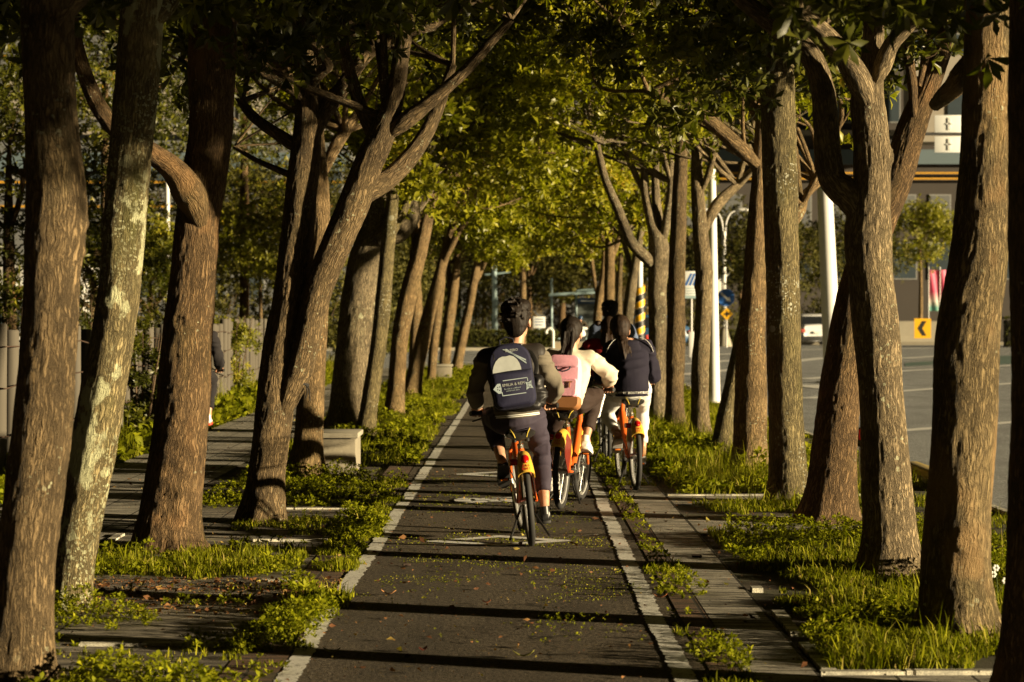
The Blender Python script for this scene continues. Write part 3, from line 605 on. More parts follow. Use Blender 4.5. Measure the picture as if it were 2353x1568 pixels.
# kerb stones around the planting beds
def kerb(a, b, w=.065, h=.014):
    a = np.array([*a, 0.]); b = np.array([*b, 0.]); d = b-a; L = np.linalg.norm(d); d /= L; s = np.array([-d[1], d[0], 0])*w/2; mb = MB(); t = 0; rr = random.Random(int(a[0]*100+a[1]*7))
    while t < L-.05:
        l = min(.58*rr.uniform(.6, 1), L-t)
        if rr.random() < .22: t += l; continue
        p, q = a+d*(t+.004), a+d*(t+l-.004); z = h+rr.uniform(-.006, .004); j = s*rr.uniform(.92, 1.06)
        V = [p-j, q-j, q+j, p+j]; mb.add([v+[0,0,-.03] for v in V]+[v+[0,0,z] for v in V], [(4,5,6,7),(0,1,5,4),(1,2,6,5),(2,3,7,6),(3,0,4,7)]); t += l
    mb.obj('kerb', KERBM, smooth=False, kind='structure')
for k in (((1.38,10.85),(3.2,10.85)),((1.43,10.9),(1.43,14.2)),((1.38,19.15),(3.1,19.15)),((1.38,21.5),(3.1,21.5)),((-2.5,11.72),(-1.34,11.72)),((-1.9,14.58),(-1.27,14.58)),((-2.4,17.15),(-1.3,17.15)),
          ((-2.6,20.0),(-1.35,20.0)),((-2.85,17.0),(-2.85,17.6)),((-2.6,23.2),(-1.45,23.2)),((-2.5,30.0),(-1.45,30.0)),((4.02,3),(4.02,70))): kerb(*k)
# white edge lines with a ragged outline
def line(pts, w, z, m, name='edge_line', rag=.010):
    P = catmull(np.array([[*p, 0., 0.] for p in pts]), .03); n = len(P); d = np.gradient(P[:, :2], axis=0); d /= np.linalg.norm(d, axis=1)[:, None]; s = np.stack([-d[:, 1], d[:, 0]], 1)
    q = np.stack([P[:, 1]*9, P[:, 0]*0, P[:, 0]*0], 1); ra = (vnoise(q*3, 3)-.5)*2*rag; rb = (vnoise(q*3+50, 4)-.5)*2*rag; wob = (vnoise(q*.12, 9)-.5)*.014
    L = P[:, :2]+s*(w/2+ra+wob)[:, None]; R = P[:, :2]-s*(w/2+rb-wob)[:, None]; V = np.zeros((2*n, 3)); V[0::2, :2] = L; V[1::2, :2] = R; V[:, 2] = z
    i = np.arange(n-1)[:, None]*2; me = mesh_np(name, V, i+np.array([[0,1,3,2]]), False); return obj(name, me, m, kind='structure')
line([(-1.0,7),(-.995,10.5),(-.99,13.5),(-.945,16.5),(-.93,18.9),(-.90,24),(-.865,31),(-.83,38.5),(-.80,46.5),(-.79,66)], .10, .004, PAINT)
line([(.757,7),(.757,10.9),(.755,14.5),(.765,18),(.786,22.2),(.80,30),(.80,66)], .10, .004, PAINT)
def stroke(pts, w, name, closed=False, z=.0045, m=None):
    P = [G(x, y)[:2] for x, y in pts]
    if closed: P = P+[P[0]]
    mb = MB()
    for a, b in zip(P[:-1], P[1:]):
        d = b-a; L = np.linalg.norm(d); d /= L; s = np.array([-d[1], d[0]])*w/2; e = d*w*.3; k = max(2, int(L/.05)); V = []
        for i in range(k+1):
            c = a-e+(b-a+2*e)*i/k; j = 1+random.uniform(-.07, .07); V += [[*(c+s*j), z], [*(c-s*j), z]]
        mb.add(V, [(2*i, 2*i+1, 2*i+3, 2*i+2) for i in range(k)]); z += .0004
    return mb.obj(name, m or PAINT, smooth=False, kind='structure')
stroke([(1000,1245.5),(1146,1234),(1292,1244),(1146,1254)], .125, 'diamond_marking', True, m=RPAINT)
stroke([(1060,1091),(1150,1085.5),(1240,1090.5),(1150,1096)], .14, 'diamond_marking', True, m=RPAINT)
# the painted bicycle pictogram between the diamonds
def ring(cx, cy, rx, ry, n=16): return [(cx+rx*math.cos(2*math.pi*i/n), cy+ry*math.sin(2*math.pi*i/n)) for i in range(n)]
stroke(ring(1085, 1151.5, 24, 4.2), .13, 'bicycle_marking', True, m=RPAINT)
stroke(ring(1190, 1150, 24, 4.2), .13, 'bicycle_marking', True, m=RPAINT)
stroke([(1085,1151.5),(1115,1147),(1165,1146),(1190,1150)], .13, 'bicycle_marking', m=RPAINT); stroke([(1115,1147),(1138,1153),(1165,1146)], .13, 'bicycle_marking', m=RPAINT)
stroke([(1308,1231.5),(1340,1232),(1374,1229.5)], .02, 'scuff_mark')
stroke([(1150,945),(1250,945)], .10, 'bar_marking')
# lane markings of the road on the right and the crossing road
def rline(a, b, w=.15, m=None):
    w *= 2.1
    A, B = G(*a)[:2], G(*b)[:2]; d = (B-A)/np.linalg.norm(B-A); s = np.array([-d[1], d[0]])*w/2
    V = [[*(A+s), .002], [*(A-s), .002], [*(B-s), .002], [*(B+s), .002]]; obj('lane_line', mesh_np('lane_line', np.array(V), np.array([[0,1,2,3]]), False), m or RPAINT, kind='structure')
for a, b, w in (((2040,992),(2360,968),.16),((1846,916),(2110,896),.20),((2110,896),(2400,876),.2),((1845,871.5),(2075,852.5),.25),((2075,852.5),(2380,837),.25),((1560,838),(1690,828),.3),((1800,833),(1900,822),.35),
                ((1560,862),(1720,846),.3),((2070,824),(2200,816),.35),((1846,885),(1920,893),.4),((1060,833),(1120,833.5),.5),((920,834),(1060,833),.5),((920,817),(1120,816),.4),((1560,818),(1720,812),.4),((1840,804),(2150,800),.5)): rline(a, b, w)
GREENP = gmat('green_lane_paint', lambda N, nt, b, P: nt.links.new(N.ramp(N.noise(P, 3, 4), [(.3,(.10,.17,.15)),(.7,(.16,.25,.22))]), b.inputs['Base Color']))
def gpoly(pts, m, name, z=-.001): 
    V = np.array([[*G(x, y)[:2], z] for x, y in pts]); obj(name, mesh_np(name, V, np.arange(len(V))[None], False), m, kind='structure')
gpoly([(905,862),(905,852),(1000,848),(1000,858)], GREENP, 'green_lane', .001)
gpoly([(2080,842),(2080,834),(2250,822),(2250,832)], GREENP, 'green_lane', -.003); gpoly([(2296,838),(2296,818),(2353,816),(2353,834)], GREENP, 'green_lane', -.003)
YK = plain('faded_yellow_kerb_paint', (.46,.34,.10), .8, var=.35, scale=9)
mb = MB(); mb.box((4.13,23.6,.05), (.18,3.0,.08), bev=.02); mb.obj('kerb', YK, kind='structure')

# ------------------------------------------------------------------ weeds
def blades(P, L, rng, wid=.0040, lean=1.05):
    n = len(P); a = rng.uniform(0, 6.28, n); L = L*rng.uniform(.3, 1.15, n)*np.where(rng.random(n) < .06, 2.1, 1.0); ln = rng.uniform(.1, 1, n)*lean
    dx = np.stack([np.cos(a), np.sin(a), np.zeros(n)], 1); sx = np.stack([-np.sin(a), np.cos(a), np.zeros(n)], 1)*wid*rng.uniform(.6, 1.5, n)[:, None]
    up = np.array([0, 0, 1.]); m = P+up*(L*.55)[:, None]+dx*(L*ln*.3)[:, None]; t = P+up*(L*(.95-.35*ln))[:, None]+dx*(L*ln*1.0)[:, None]
    V = np.stack([P-sx, P+sx, m+sx*.7, m-sx*.7, t], 1).reshape(-1, 3); b = (np.arange(n)*5)[:, None]
    return V, b+np.array([[0,1,2,3]]), b+np.array([[3,2,4]]), np.repeat(rng.uniform(0, 1, n)**1.3, 5)
def weed_patch(name, label, polys, dens, L=.10, broad=.5, thr=.42, seed=0, broadL=.04, freq=1.6, m=None, edge=.15):
    """ground cover: grass blades mixed with broad-leaved weeds, gathered in noisy patches"""
    rng = np.random.default_rng(seed+900); Vs, Q, T, R = [], [], [], []; n0 = 0
    for (x0, x1, y0, y1) in polys:
        n = int((x1-x0)*(y1-y0)*dens); X = rng.uniform(x0, x1, n); Y = rng.uniform(y0, y1, n); P = np.stack([X, Y, np.zeros(n)], 1)
        mk = vnoise(P*np.array([freq, freq*.8, 1])+seed*7.1, seed)*.65+vnoise(P*np.array([freq*4, freq*3, 1])+seed, seed+1)*.35
        e = np.minimum(np.minimum(X-x0, x1-X), np.minimum(Y-y0, y1-Y)*.6)/edge; mk = mk-.22*np.clip(1-e, 0, 1)
        P = P[mk > thr]; hk = (mk[mk > thr]-thr)*2.2
        isb = vnoise(P*np.array([2.1, 1.7, 1])+31+seed, seed+7) < broad
        G_ = P[~isb]; V, q, t, r = blades(G_, L*(.55+hk[~isb]), rng); Vs.append(V); Q.append(q+n0); T.append(t+n0); R.append(r); n0 += len(V)
        B = P[isb][::5]
        if len(B):
            hb = hk[isb][::5]; B = B+np.array([0,0,1.])*(rng.uniform(.0, .09, len(B))*(.4+hb*2))[:, None]
            ax = rng.normal(size=B.shape)*.35+np.array([0, 0, 1.]); V, t, r = leaf_cloud(B, ax, 6, broadL*rng.uniform(.6, 1.5, len(B)), .55, (35, 85), rng=rng)
            Vs.append(V); T.append(t+n0); R.append(r*.9); n0 += len(V)
    me = mesh_np(name, np.vstack(Vs), [np.vstack(Q), np.vstack(T)], False, {'rnd': ('FLOAT', np.concatenate(R))})
    o = obj(name, me, m or GRASS, kind='stuff'); tag(o, label, 'grass'); return o
weed_patch('grass', 'long ragged grass and clover around the right foreground trees', [(1.44,3.5,10.92,17.9)], 4600, .085, .42, .33, 1, .026, edge=.35)
weed_patch('grass', 'narrow grass wedge between two white kerbs on the right', [(1.5,3.3,19.2,20.5)], 3000, .10, .2, .34, 2, edge=.2)
weed_patch('grass', 'bright tall grass under the middle trunks of the right row', [(1.42,3.4,21.55,29.5),(1.1,3.4,29.5,62)], 1500, .17, .3, .30, 3, .06, edge=.3)
weed_patch('grass', 'grass strip between the right tree row and the road kerb', [(3.3,4.0,14,70)], 700, .11, .3, .48, 4, .06)
weed_patch('grass', 'broad-leaved weeds between the right white line and the paver strip', [(.80,1.12,9.5,16),(.84,1.07,16,24),(.84,1.4,22.5,62)], 3000, .05, .50, .50, 5, .026, freq=2.4, edge=.05)
weed_patch('grass', 'clover bed in the lowest left corner planting bed', [(-2.6,-1.35,11.78,13.15),(-1.6,-.95,11.4,12.7)], 5200, .04, .86, .40, 6, .022, edge=.12)
weed_patch('grass', 'weedy clumps around the foot of the far left trunk', [(-2.5,-1.2,9.6,11.0)], 2600, .08, .5, .50, 7, .032)
weed_patch('grass', 'grass tufts at the foot of the dark furrowed trunk', [(-2.9,-1.32,14.65,16.9)], 2800, .09, .35, .45, 8, .028)
weed_patch('grass', 'low grass round the base of the V-forked tree', [(-2.6,-1.35,17.3,19.2)], 2200, .07, .3, .46, 9, .028)
weed_patch('grass', 'bright clover bed in front of the concrete bench', [(-2.6,-1.32,20.05,24.2)], 4200, .06, .75, .36, 10, .026)
weed_patch('grass', 'weeds creeping over the left white line', [(-1.36,-.97,11.2,23.5),(-1.2,-.90,12.7,14.2),(-1.15,-.94,15.5,22)], 4400, .07, .5, .42, 11, .028, freq=2.2, edge=.10)
weed_patch('grass', 'long verge of grass and weeds beyond the bench on the left', [(-2.9,-1.0,25.5,38),(-2.9,-.9,38,73)], 1300, .13, .5, .38, 12, .055, edge=.25)
weed_patch('grass', 'leafy weeds along the foot of the stake fence', [(-5.6,-4.25,19,34),(-6.2,-4.25,34,72)], 1000, .30, .55, .30, 13, .11, edge=.2)
weed_patch('grass', 'sparse moss and seedlings scattered on the cycle path asphalt', [(-.95,.75,11.5,16.5),(-.95,.75,16.5,24)], 900, .012, .6, .52, 14, .011, freq=1.3, edge=.3)
weed_patch('grass', 'faint seedlings in the joints of the left paving', [(-2.4,-1.3,13.1,14.6),(-2.4,-1.3,10.5,11.7),(-1.4,-1.0,9,11.4)], 900, .05, .5, .50, 15, .03)
LIT = leaf_mat('fallen_leaf_litter', [(0,(.05,.022,.010)),(.45,(.13,.055,.022)),(.8,(.24,.12,.045)),(1,(.32,.28,.06))], .15, .7)
def litter():
    rng = np.random.default_rng(77); P = []
    for (x0, x1, y0, y1, n) in ((-2.7,-1.0,12.9,14.7,2600),(-2.7,-1.0,9.8,24,700),(1.05,1.6,10,24,260),(-.95,.75,10.5,26,1100),(1.4,3.3,11,24,500),(-4.2,-2.9,18,40,260)):
        P.append(np.stack([rng.uniform(x0, x1, n), rng.uniform(y0, y1, n), rng.uniform(.006, .012, n)], 1))
    P = np.vstack(P); ax = np.stack([rng.normal(size=len(P)), rng.normal(size=len(P)), rng.uniform(-.2, .3, len(P))], 1)
    L = .012+.05*rng.uniform(0, 1, len(P))**5
    V, t, r = leaf_cloud(P, ax, 1, L, .5, (5, 20), rng=rng); r = np.repeat(rng.uniform(0, 1, len(P)), 5)
    o = obj('leaf_litter', mesh_np('leaf_litter', V, t, False, {'rnd': ('FLOAT', r)}), LIT, kind='stuff'); tag(o, 'small brown fallen leaves and crumbs strewn over path and paving', 'leaf litter')
litter()
# a few single fallen things
def fallen_leaf(x, y, L, rz, col, label):
    c = G(x, y, .012); P = []
    for i in range(9):
        t = i/8-.5; w = L*.16*math.sqrt(max(0, 1-(2*t)**2))+.001; z = .02*(2*t)**2*L/.08
        P.append([(t*L, -w, z+.004), (t*L, 0, z), (t*L, w, z+.004)])
    mb = MB(); mb.grid(np.array(P), closed_u=False); 
    Q = [[(a, b, c_-.0015) for a, b, c_ in r] for r in P]; mb.grid(np.array(Q), closed_u=False)
    o = mb.obj('fallen_leaf', plain('leaf_%s' % label[:12], col, .6, var=.25, scale=60)); o.location = c; o.rotation_euler = (0, 0, rz); tag(o, label, 'fallen leaf', 'single fallen leaves')
for a in ((1203,1514,.10,.1,(.28,.27,.05),'yellow curled leaf in the middle of the path at the bottom'),(762,1505,.09,-.3,(.26,.25,.05),'yellow curled leaf by the left white line'),
          (1517,1378,.08,.0,(.34,.12,.05),'reddish curled leaf beside the right white line'),(1690,1245,.07,.5,(.36,.13,.04),'orange leaf in the grass right of the paver strip'),
          (1840,1395,.11,.3,(.36,.17,.08),'pale orange leaf lying in the right grass'),(893,1370,.09,-.2,(.38,.18,.07),'tan leaf among the weeds on the left line'),(972,1500,.06,.9,(.20,.05,.03),'dark red leaf on the lower path'),
          (1375,1255,.05,.1,(.35,.33,.15),'pale scrap of leaf right of the near diamond marking'),(1118,1390,.05,.4,(.34,.12,.05),'small orange leaf on the path below the near diamond')): fallen_leaf(*a)
def twig(x, y, L, r, rz, label):
    c = G(x, y, .0); mb = MB(); mb.tube([(-L/2,0,r),(-L*.2,.004,r+.002),(L*.15,-.003,r+.001),(L/2,.003,r)], [r*.8, r, r*.9, r*.7], 9); 
    o = mb.obj('twig', plain('dead_wood', (.035,.02,.012), .9, var=.4, scale=50, bump=.6)); o.location = c; o.rotation_euler = (0,0,rz); tag(o, label, 'twig', 'broken twigs')
twig(1601,1283,.065,.013,-.15,'short dark twig lying on the right paver strip'); twig(935,1302,.05,.010,.2,'short dark twig on the left part of the path'); twig(1990,1318,.5,.02,.05,'thicker dead branch half hidden in the right grass')
mb = MB(); mb.ell((0,0,.05), (.055,.055,.052), 20, 12); mb.tube([(0,0,.10),(.006,0,.115)], .004, 6)
o = mb.obj('fruit', plain('yellow_green_rind', (.35,.38,.06), .5, var=.2, scale=25, bump=.2)); o.location = G(1833,1163); tag(o, 'yellow green round fruit in the grass by the straight trunk', 'fruit')
WHITE = plain('white_flower_petals', (.75,.75,.70), .6); r = thing('wildflower', 'small white wildflower growing by the right edge trunk', 'flower', tuple(G(2288,1400)))
mb = MB(); mb.tube([(0,0,0),(.01,0,.12),(.0,.0,.22)], .002, 5); mb.tube([(0.005,0,.08),(.05,0,.15)], .0016, 5); mb.obj('stem', plain('green_stem', (.08,.11,.02), .6), r)
mb = MB()
for (cx, cz) in ((0,.225),(.05,.155),(-.015,.19)):
    mb = MB()
    for k in range(6): a = k*1.047; mb.ell((cx+.012*math.cos(a), -.004, cz+.012*math.sin(a)), (.008,.002,.008), 8, 5)
    mb.obj('petals', WHITE, r)

# ------------------------------------------------------------------ benches, fence
CONC = plain('weathered_concrete', (.23,.205,.15), .9, var=.4, scale=26, bump=.7); CONC2 = plain('pale_bench_top', (.30,.275,.21), .85, var=.22, scale=18, bump=.3)
def bench(c, w, d, h, label):
    r = thing('bench', label, 'bench', c, group='concrete block benches'); mb = MB(); mb.box((0,d/2,(h-.05)/2-.02), (w-.05,d-.05,h-.01), bev=.015); mb.obj('bench_body', CONC, r)
    mb = MB(); mb.box((0,d/2,h-.012), (w,d,.055), bev=.012); mb.obj('seat', CONC2, r)
bench(((748-CX)*24.6/F, 24.45, 0), .68, .85, .40, 'weathered concrete block bench behind the pale straight trunk')
bench(((1019-CX)*60/F, 60, 0), .45, .45, .38, 'small far concrete block at the end of the left verge')
STAKE = plain('grey_weathered_stakes', (.085,.074,.056), .9, var=.45, scale=14, bump=.6, stretch=(1,1,.15)); WIREM = plain('rusty_wire', (.08,.05,.035), .8, metal=.5)
r = thing('stake_fence', 'fence of grey upright stakes laced with rusty wire left of the walkway', 'fence', (-4.7,20,0)); rr = random.Random(4); y = 19.0; k = 0; wp = []
while k < 78:
    x = -4.62-(y-19)*.026; hh = 1.50+rr.uniform(-.07, .05); w = rr.uniform(.055, .085); mb = MB(); dx = rr.uniform(-.02, .02)
    mb.loft([(0,0,-.05),(dx*.5,0,hh*.5),(dx,0,hh-.012),(dx,0,hh)], [w,w*.97,w*.95,w*.8], seg=9, right=(1,0,0)); o = mb.obj('stake', STAKE, r); o.location = (x+4.7, y-20, 0); wp.append((x+4.7+w, y-20)); 
    y += .78*rr.uniform(.75, 1.2); k += 1
for z in (.5, .95, 1.3):
    mb = MB(); mb.tube([(a-.0, b, z+rr.uniform(-.03, .03)) for a, b in wp], .007, 5); mb.obj('wire', WIREM, r)
mb = MB()   # string tied at the fork
c = W(690,886,18.72); mb.torus(c, (.1,.2,1), .065, .006, 26, 6); mb.torus(c+[0,0,.012], (.1,.15,1), .066, .006, 26, 6); mb.tube([c+[.05,-.05,0],c+[.06,-.07,-.05],c+[.045,-.06,-.1]], .005, 5); mb.tube([c+[.05,-.05,0],c+[.075,-.06,-.03],c+[.08,-.06,-.12]], .005, 5)
tag(mb.obj('string', plain('dark_cord', (.02,.018,.015), .9)), 'dark string tied round the fork of the V-forked tree', 'string')
# ------------------------------------------------------------------ bicycles
ORANGE = plain('orange_frame_paint', (.62,.115,.018), .32, var=.08); YEL = plain('yellow_fender_plastic', (.72,.43,.06), .30, var=.10, scale=14); BLACK = plain('black_rubber', (.018,.017,.016), .75, var=.2)
BLK = plain('black_plastic', (.014,.013,.012), .4, var=.2); CHROME = plain('brushed_alloy', (.55,.54,.52), .28, metal=1.0, var=.1); RIM = plain('pale_alloy_rim', (.62,.62,.60), .35, metal=.6, var=.1)
SADDLE = plain('saddle_vinyl', (.020,.018,.016), .35, var=.2); PIPING = plain('yellow_piping', (.55,.42,.06), .5); REDL = plain('red_reflector', (.42,.008,.008), .15, var=.1); AMBER = plain('amber_reflector', (.60,.16,.02), .25)
REDP = plain('dark_red_skirt_guard', (.15,.016,.01), .35, var=.1); INK = plain('red_print', (.45,.03,.01), .6); STEEL = plain('wire_steel', (.35,.35,.34), .4, metal=.8)
NAVYF = plain('navy_frame_paint', (.02,.025,.05), .35)
def text_obj(body, size, M, m, parent, name='lettering', th=.0008, align='CENTER', sx=1.0, **kw):
    cu = bpy.data.curves.new(name, 'FONT'); cu.body = body; cu.size = size; cu.extrude = th; cu.align_x = align; cu.align_y = 'CENTER'; cu.resolution_u = 2
    t = bpy.data.objects.new('tmp', cu); COL.objects.link(t); dg = bpy.context.evaluated_depsgraph_get(); dg.update()
    me = bpy.data.meshes.new_from_object(t.evaluated_get(dg)); bpy.data.objects.remove(t)
    me.transform(M @ Matrix.Diagonal((sx, 1, 1, 1))); return obj(name, me, m, parent, **kw)
def backM(p, tilt=0.0, roll=0.0):
    """frame whose X runs right, Y up, facing back (-y)"""
    return Matrix.Translation(p) @ Matrix.Rotation(tilt, 4, 'X') @ Matrix.Rotation(roll, 4, 'Y') @ Matrix.Rotation(math.pi/2, 4, 'X')
def wheel(parent, c, R=.315, steer=None):
    t = MB(); t.torus((0,0,0), (1,0,0), R-.023, .023, 56, 10, ry=.024); w = t.obj('wheel', BLACK, parent); w.location = c
    m = MB(); m.torus((0,0,0), (1,0,0), R-.047, .009, 56, 8, ry=.013); m.obj('rim', RIM, w)
    m = MB(); m.tube([(-.045,0,0),(-.02,0,0),(.02,0,0),(.045,0,0)], [.016,.024,.024,.016], 12); m.obj('hub', CHROME, w)
    m = MB()
    for k in range(24):
        a = 2*math.pi*k/24; s = .018 if k % 2 else -.018; b = a+(.5 if k % 4 < 2 else -.5)
        m.tube([(s, .022*math.cos(b), .022*math.sin(b)), (0, (R-.052)*math.cos(a), (R-.052)*math.sin(a))], .0011, 4, cap=False)
    m.obj('spokes', STEEL, w)
    return w
def bicycle(label, loc, yaw, lean, crank, frame=ORANGE, fend=YEL, basket=True, steer=0.0, grip=(.26,.66,.95), group='shared hire bicycles ridden on the path', digits='A16\n8401', sad=.81):
    r = thing('bicycle', label, 'bicycle', loc, 0, group); r.rotation_euler = (0, lean, yaw)
    ax = np.array([0,0,.315]); bb = np.array([0,.42,.285]); fx = np.array([0,1.03,.315]); hd = np.array([0,.87,.70]); ht = np.array([0,.84,.84])
    f = MB(); f.loft(catmull([hd+[0,-.01,-.02],(0,.72,.50),(0,.55,.34),bb,(0,.36,.30)], .05), [.032]*3+[.034]*50 if False else .032, seg=12)
    f.tube([hd-[0,0,.03],ht], .026, 12); f.tube([bb,(0,.26,.60),(0,.22,.70)], [.024,.023,.021], 12)
    for s in (-1, 1):
        f.tube([bb+[s*.03,0,0],(s*.055,.2,.30),(s*.065,0,.315)], .011, 8); f.tube([(s*.018,.25,.60),(s*.045,.12,.47),(s*.065,0,.315)], .010, 8)
    f.obj('frame', frame, r)
    fk = MB(); fk.tube([hd,hd+[0,.02,-.05]], .024, 10)
    for s in (-1, 1): fk.tube([hd+[s*.01,.015,-.03],(s*.045,.90,.62),(s*.052,.96,.47),fx+[s*.055,0,0]], [.014,.014,.013,.010], 9)
    fk.obj('fork', frame, r)
    wheel(r, tuple(ax)); w = wheel(r, tuple(fx)); w.rotation_euler = (0,0,steer)
    sp = MB(); sp.tube([(0,.225,.68),(0,.19,sad-.06)], .0135, 10); sp.tube([(0,.228,.675),(0,.221,.70)], .024, 10); sp.obj('seat_post', CHROME, r)
    # saddle
    P = []
    for y, wd, z, h in ((.045,.020,-.012,.022),(.055,.092,-.006,.044),(.085,.108,0,.050),(.14,.100,.003,.046),(.21,.070,.002,.036),(.27,.032,.002,.032),(.33,.022,.0,.030),(.35,.012,-.006,.02)):
        ring = []
        for k in range(20):
            a = 2*math.pi*k/20; c, s_ = math.cos(a), math.sin(a); zz = z+h*(s_*.5 if s_ > 0 else s_*.9)-.014*(math.cos(a*1)**2 < .12 and s_ > 0 and y < .2)
            ring.append((wd*math.copysign(abs(c)**.75, c), y, sad-.015+zz))
        P.append(ring)
    m = MB(); m.grid(np.array(P)); sd = m.obj('saddle', SADDLE, r)
    m = MB()
    for s in (-1, 1): m.tube(catmull([(s*.040,.050,sad-.045),(s*.052,.046,sad-.012),(s*.066,.060,sad+.010),(s*.070,.10,sad+.014)], .01), .0035, 6)
    m.obj('piping', PIPING, sd)
    m = MB()
    for s in (-1, 1): m.tube([(s*.045,.11,sad-.035),(s*.045,.12,sad-.075)], .017, 10); m.tube([(s*.03,.12,sad-.055),(s*.02,.28,sad-.05)], .004, 6)
    m.tube([(-.05,.12,sad-.06),(.05,.12,sad-.06)], .012, 8); m.obj('saddle_spring', BLK, sd)
    # rear fender: a deep rounded shell from the seat tube down the back of the wheel
    P = []; R0 = .352
    for i in range(15):
        a = math.radians(39+i*7.9); wd = .046+.010*max(0, 1-i/4); dz = .075+.05*max(0, (i-5)/9)
        ring = []
        for k in range(11):
            t = math.pi*k/10; ring.append((wd*math.cos(t)*1.08, -(R0-dz*(1-math.sin(t)**.6)+.0)*math.cos(a), .315+(R0-dz*(1-math.sin(t)**.6))*math.sin(a)))
        P.append(ring)
    Q = [[(x*.88, y*.985, .315+(z-.315)*.985) for x, y, z in ring] for ring in P]
    m = MB(); G_ = np.concatenate([np.array(P), np.array(Q)[:, ::-1]], 1); m.grid(G_, closed_u=True, cap=True); fd = m.obj('rear_fender', fend, r)
    m = MB()
    for s in (-1, 1):
        V = [(s*.050,-.245,.53),(s*.050,-.05,.63),(s*.052,.16,.56),(s*.064,.06,.34),(s*.064,-.04,.30)]; 
        m.add(V+[(x-s*.003, y, z) for x, y, z in V], [(0,1,2,3,4),(9,8,7,6,5)]+[(i, (i+1) % 5, (i+1) % 5+5, i+5) for i in range(5)])
    m.obj('skirt_guard', REDP if frame is ORANGE else BLK, r, smooth=False)
    # tail light on the fender back
    a = math.radians(59); n = np.array([0, -math.cos(a), math.sin(a)]); c = np.array([0, 0, .315])+n*.355
    Mx = np.array([[1,0,0],[0,n[1],-math.sin(a)],[0,n[2],-math.cos(a)]]); m = MB(); m.ell(c, (.030,.020,.044), 18, 10, M=np.column_stack([[1,0,0], n, np.cross([1,0,0], n)])); m.obj('tail_light', REDL, r)
    a = math.radians(45); n = np.array([0, -math.cos(a), math.sin(a)]); c = Vector(tuple(np.array([0,0,.315])+n*.3565))
    text_obj(digits, .028, backM(c, -math.radians(45)), INK, fd, sx=1.1)
    m = MB(); m.tube([(-.052,-.115,.60),(-.085,-.115,.60),(-.105,-.12,.60)], [.022,.024,.024], 14); m.obj('side_reflector', REDL, r)
    # cranks, chain case, pedals, stand
    m = MB(); m.tube([(.035,.42,.285),(.052,.42,.285)], .075, 24); m.box((.046,.22,.30), (.022,.42,.055), bev=.01); m.obj('chain_case', BLK, r)
    for s, an in ((1, crank), (-1, crank+math.pi)):
        pd = np.array([s*.075, .42+.165*math.sin(an), .285-.165*math.cos(an)]); m = MB(); m.tube([(s*.05,.42,.285),(s*.065,.42,.285),pd], [.018,.012,.010], 8); ck = m.obj('crank', CHROME, r)
        m = MB(); c = pd+[s*.055,0,0]; m.tube([pd, c], .006, 6); m.box(c, (.085,.085,.022), bev=.006); m.obj('pedal', BLK, ck)
        for q in (-1, 1): m = MB(); m.box(c+[0,q*.044,0], (.05,.006,.013), bev=.002); m.obj('pedal_reflector', AMBER, ck)
    m = MB(); m.tube([(-.03,.36,.25),(-.10,.20,.12),(-.14,.13,.045)], .009, 8); m.tube([(.03,.36,.25),(.10,.20,.12),(.14,.13,.045)], .009, 8); m.tube([(-.03,.36,.25),(.03,.36,.25)], .012, 8); m.obj('kickstand', BLK, r)
    # handlebar
    gx, gy, gz = grip; hb = [(-gx-.05,gy-.04,gz),(-gx+.05,gy+.02,gz),(-.14,.80,gz+.02),(-.04,.845,gz-.02),(.04,.845,gz-.02),(.14,.80,gz+.02),(gx-.05,gy+.02,gz),(gx+.05,gy-.04,gz)]
    m = MB(); m.tube(catmull(hb, .02), .011, 9); m.tube([ht,(0,.835,gz-.02)], .014, 10); h = m.obj('handlebar', CHROME, r)
    for s in (-1, 1):
        m = MB(); m.tube([(s*(gx-.05),gy+.02,gz),(s*(gx+.052),gy-.041,gz)], .0185, 12); m.obj('grip', BLK, h)
        m = MB(); m.tube([(s*(gx-.08),gy+.06,gz-.01),(s*(gx-.03),gy+.055,gz-.045),(s*(gx+.04),gy+.01,gz-.06)], .006, 7); m.obj('brake_lever', BLK, h)
    m = MB(); m.tube([(0,.86,gz),(0,.92,.72),(0,.92,.60)], .004, 6); m.tube([(-.10,.80,gz),(-.11,.60,.62),(-.02,.40,.33)], .004, 6); m.obj('cable', BLK, h)
    m = MB(); P = []   # front fender
    for i in range(12):
        a = math.radians(20+i*13); P.append([(.032*math.cos(math.pi*k/6), 1.03+(.335-.02*(1-math.sin(math.pi*k/6)))*math.cos(a), .315+(.335-.02*(1-math.sin(math.pi*k/6)))*math.sin(a)) for k in range(7)])
    m.grid(np.array(P), closed_u=False, cap=False); m.obj('front_fender', fend, r)
    if basket:
        m = MB(); b0 = .72; b1 = .93
        def rect(y0, y1, w, z): return [(-w,y0,z),(w,y0,z),(w,y1,z),(-w,y1,z),(-w,y0,z)]
        for i in range(6): t = i/5; m.tube(rect(.93-.03*t,1.14+.05*t,.13+.04*t,b0+(b1-b0)*t), .0035 if i in (0,5) else .0022, 5)
        for k in range(9):
            t = k/8*2-1
            m.tube([(t*.13,.93,b0),(t*.17,.90,b1)], .0018, 4); m.tube([(t*.13,1.14,b0),(t*.17,1.19,b1)], .0018, 4); m.tube([(t*.13,.93,b0),(t*.13,1.14,b0)], .0018, 4)
            for s in (-1, 1): y = .93+.21*(t+1)/2; m.tube([(s*.13,y,b0),(s*.17,.90+.29*(t+1)/2,b1)], .0018, 4)
        m.obj('basket', STEEL, r)
    m = MB(); m.ell((0,.93,.80), (.03,.035,.03), 12, 8); m.obj('front_light', CHROME, r)
    return r

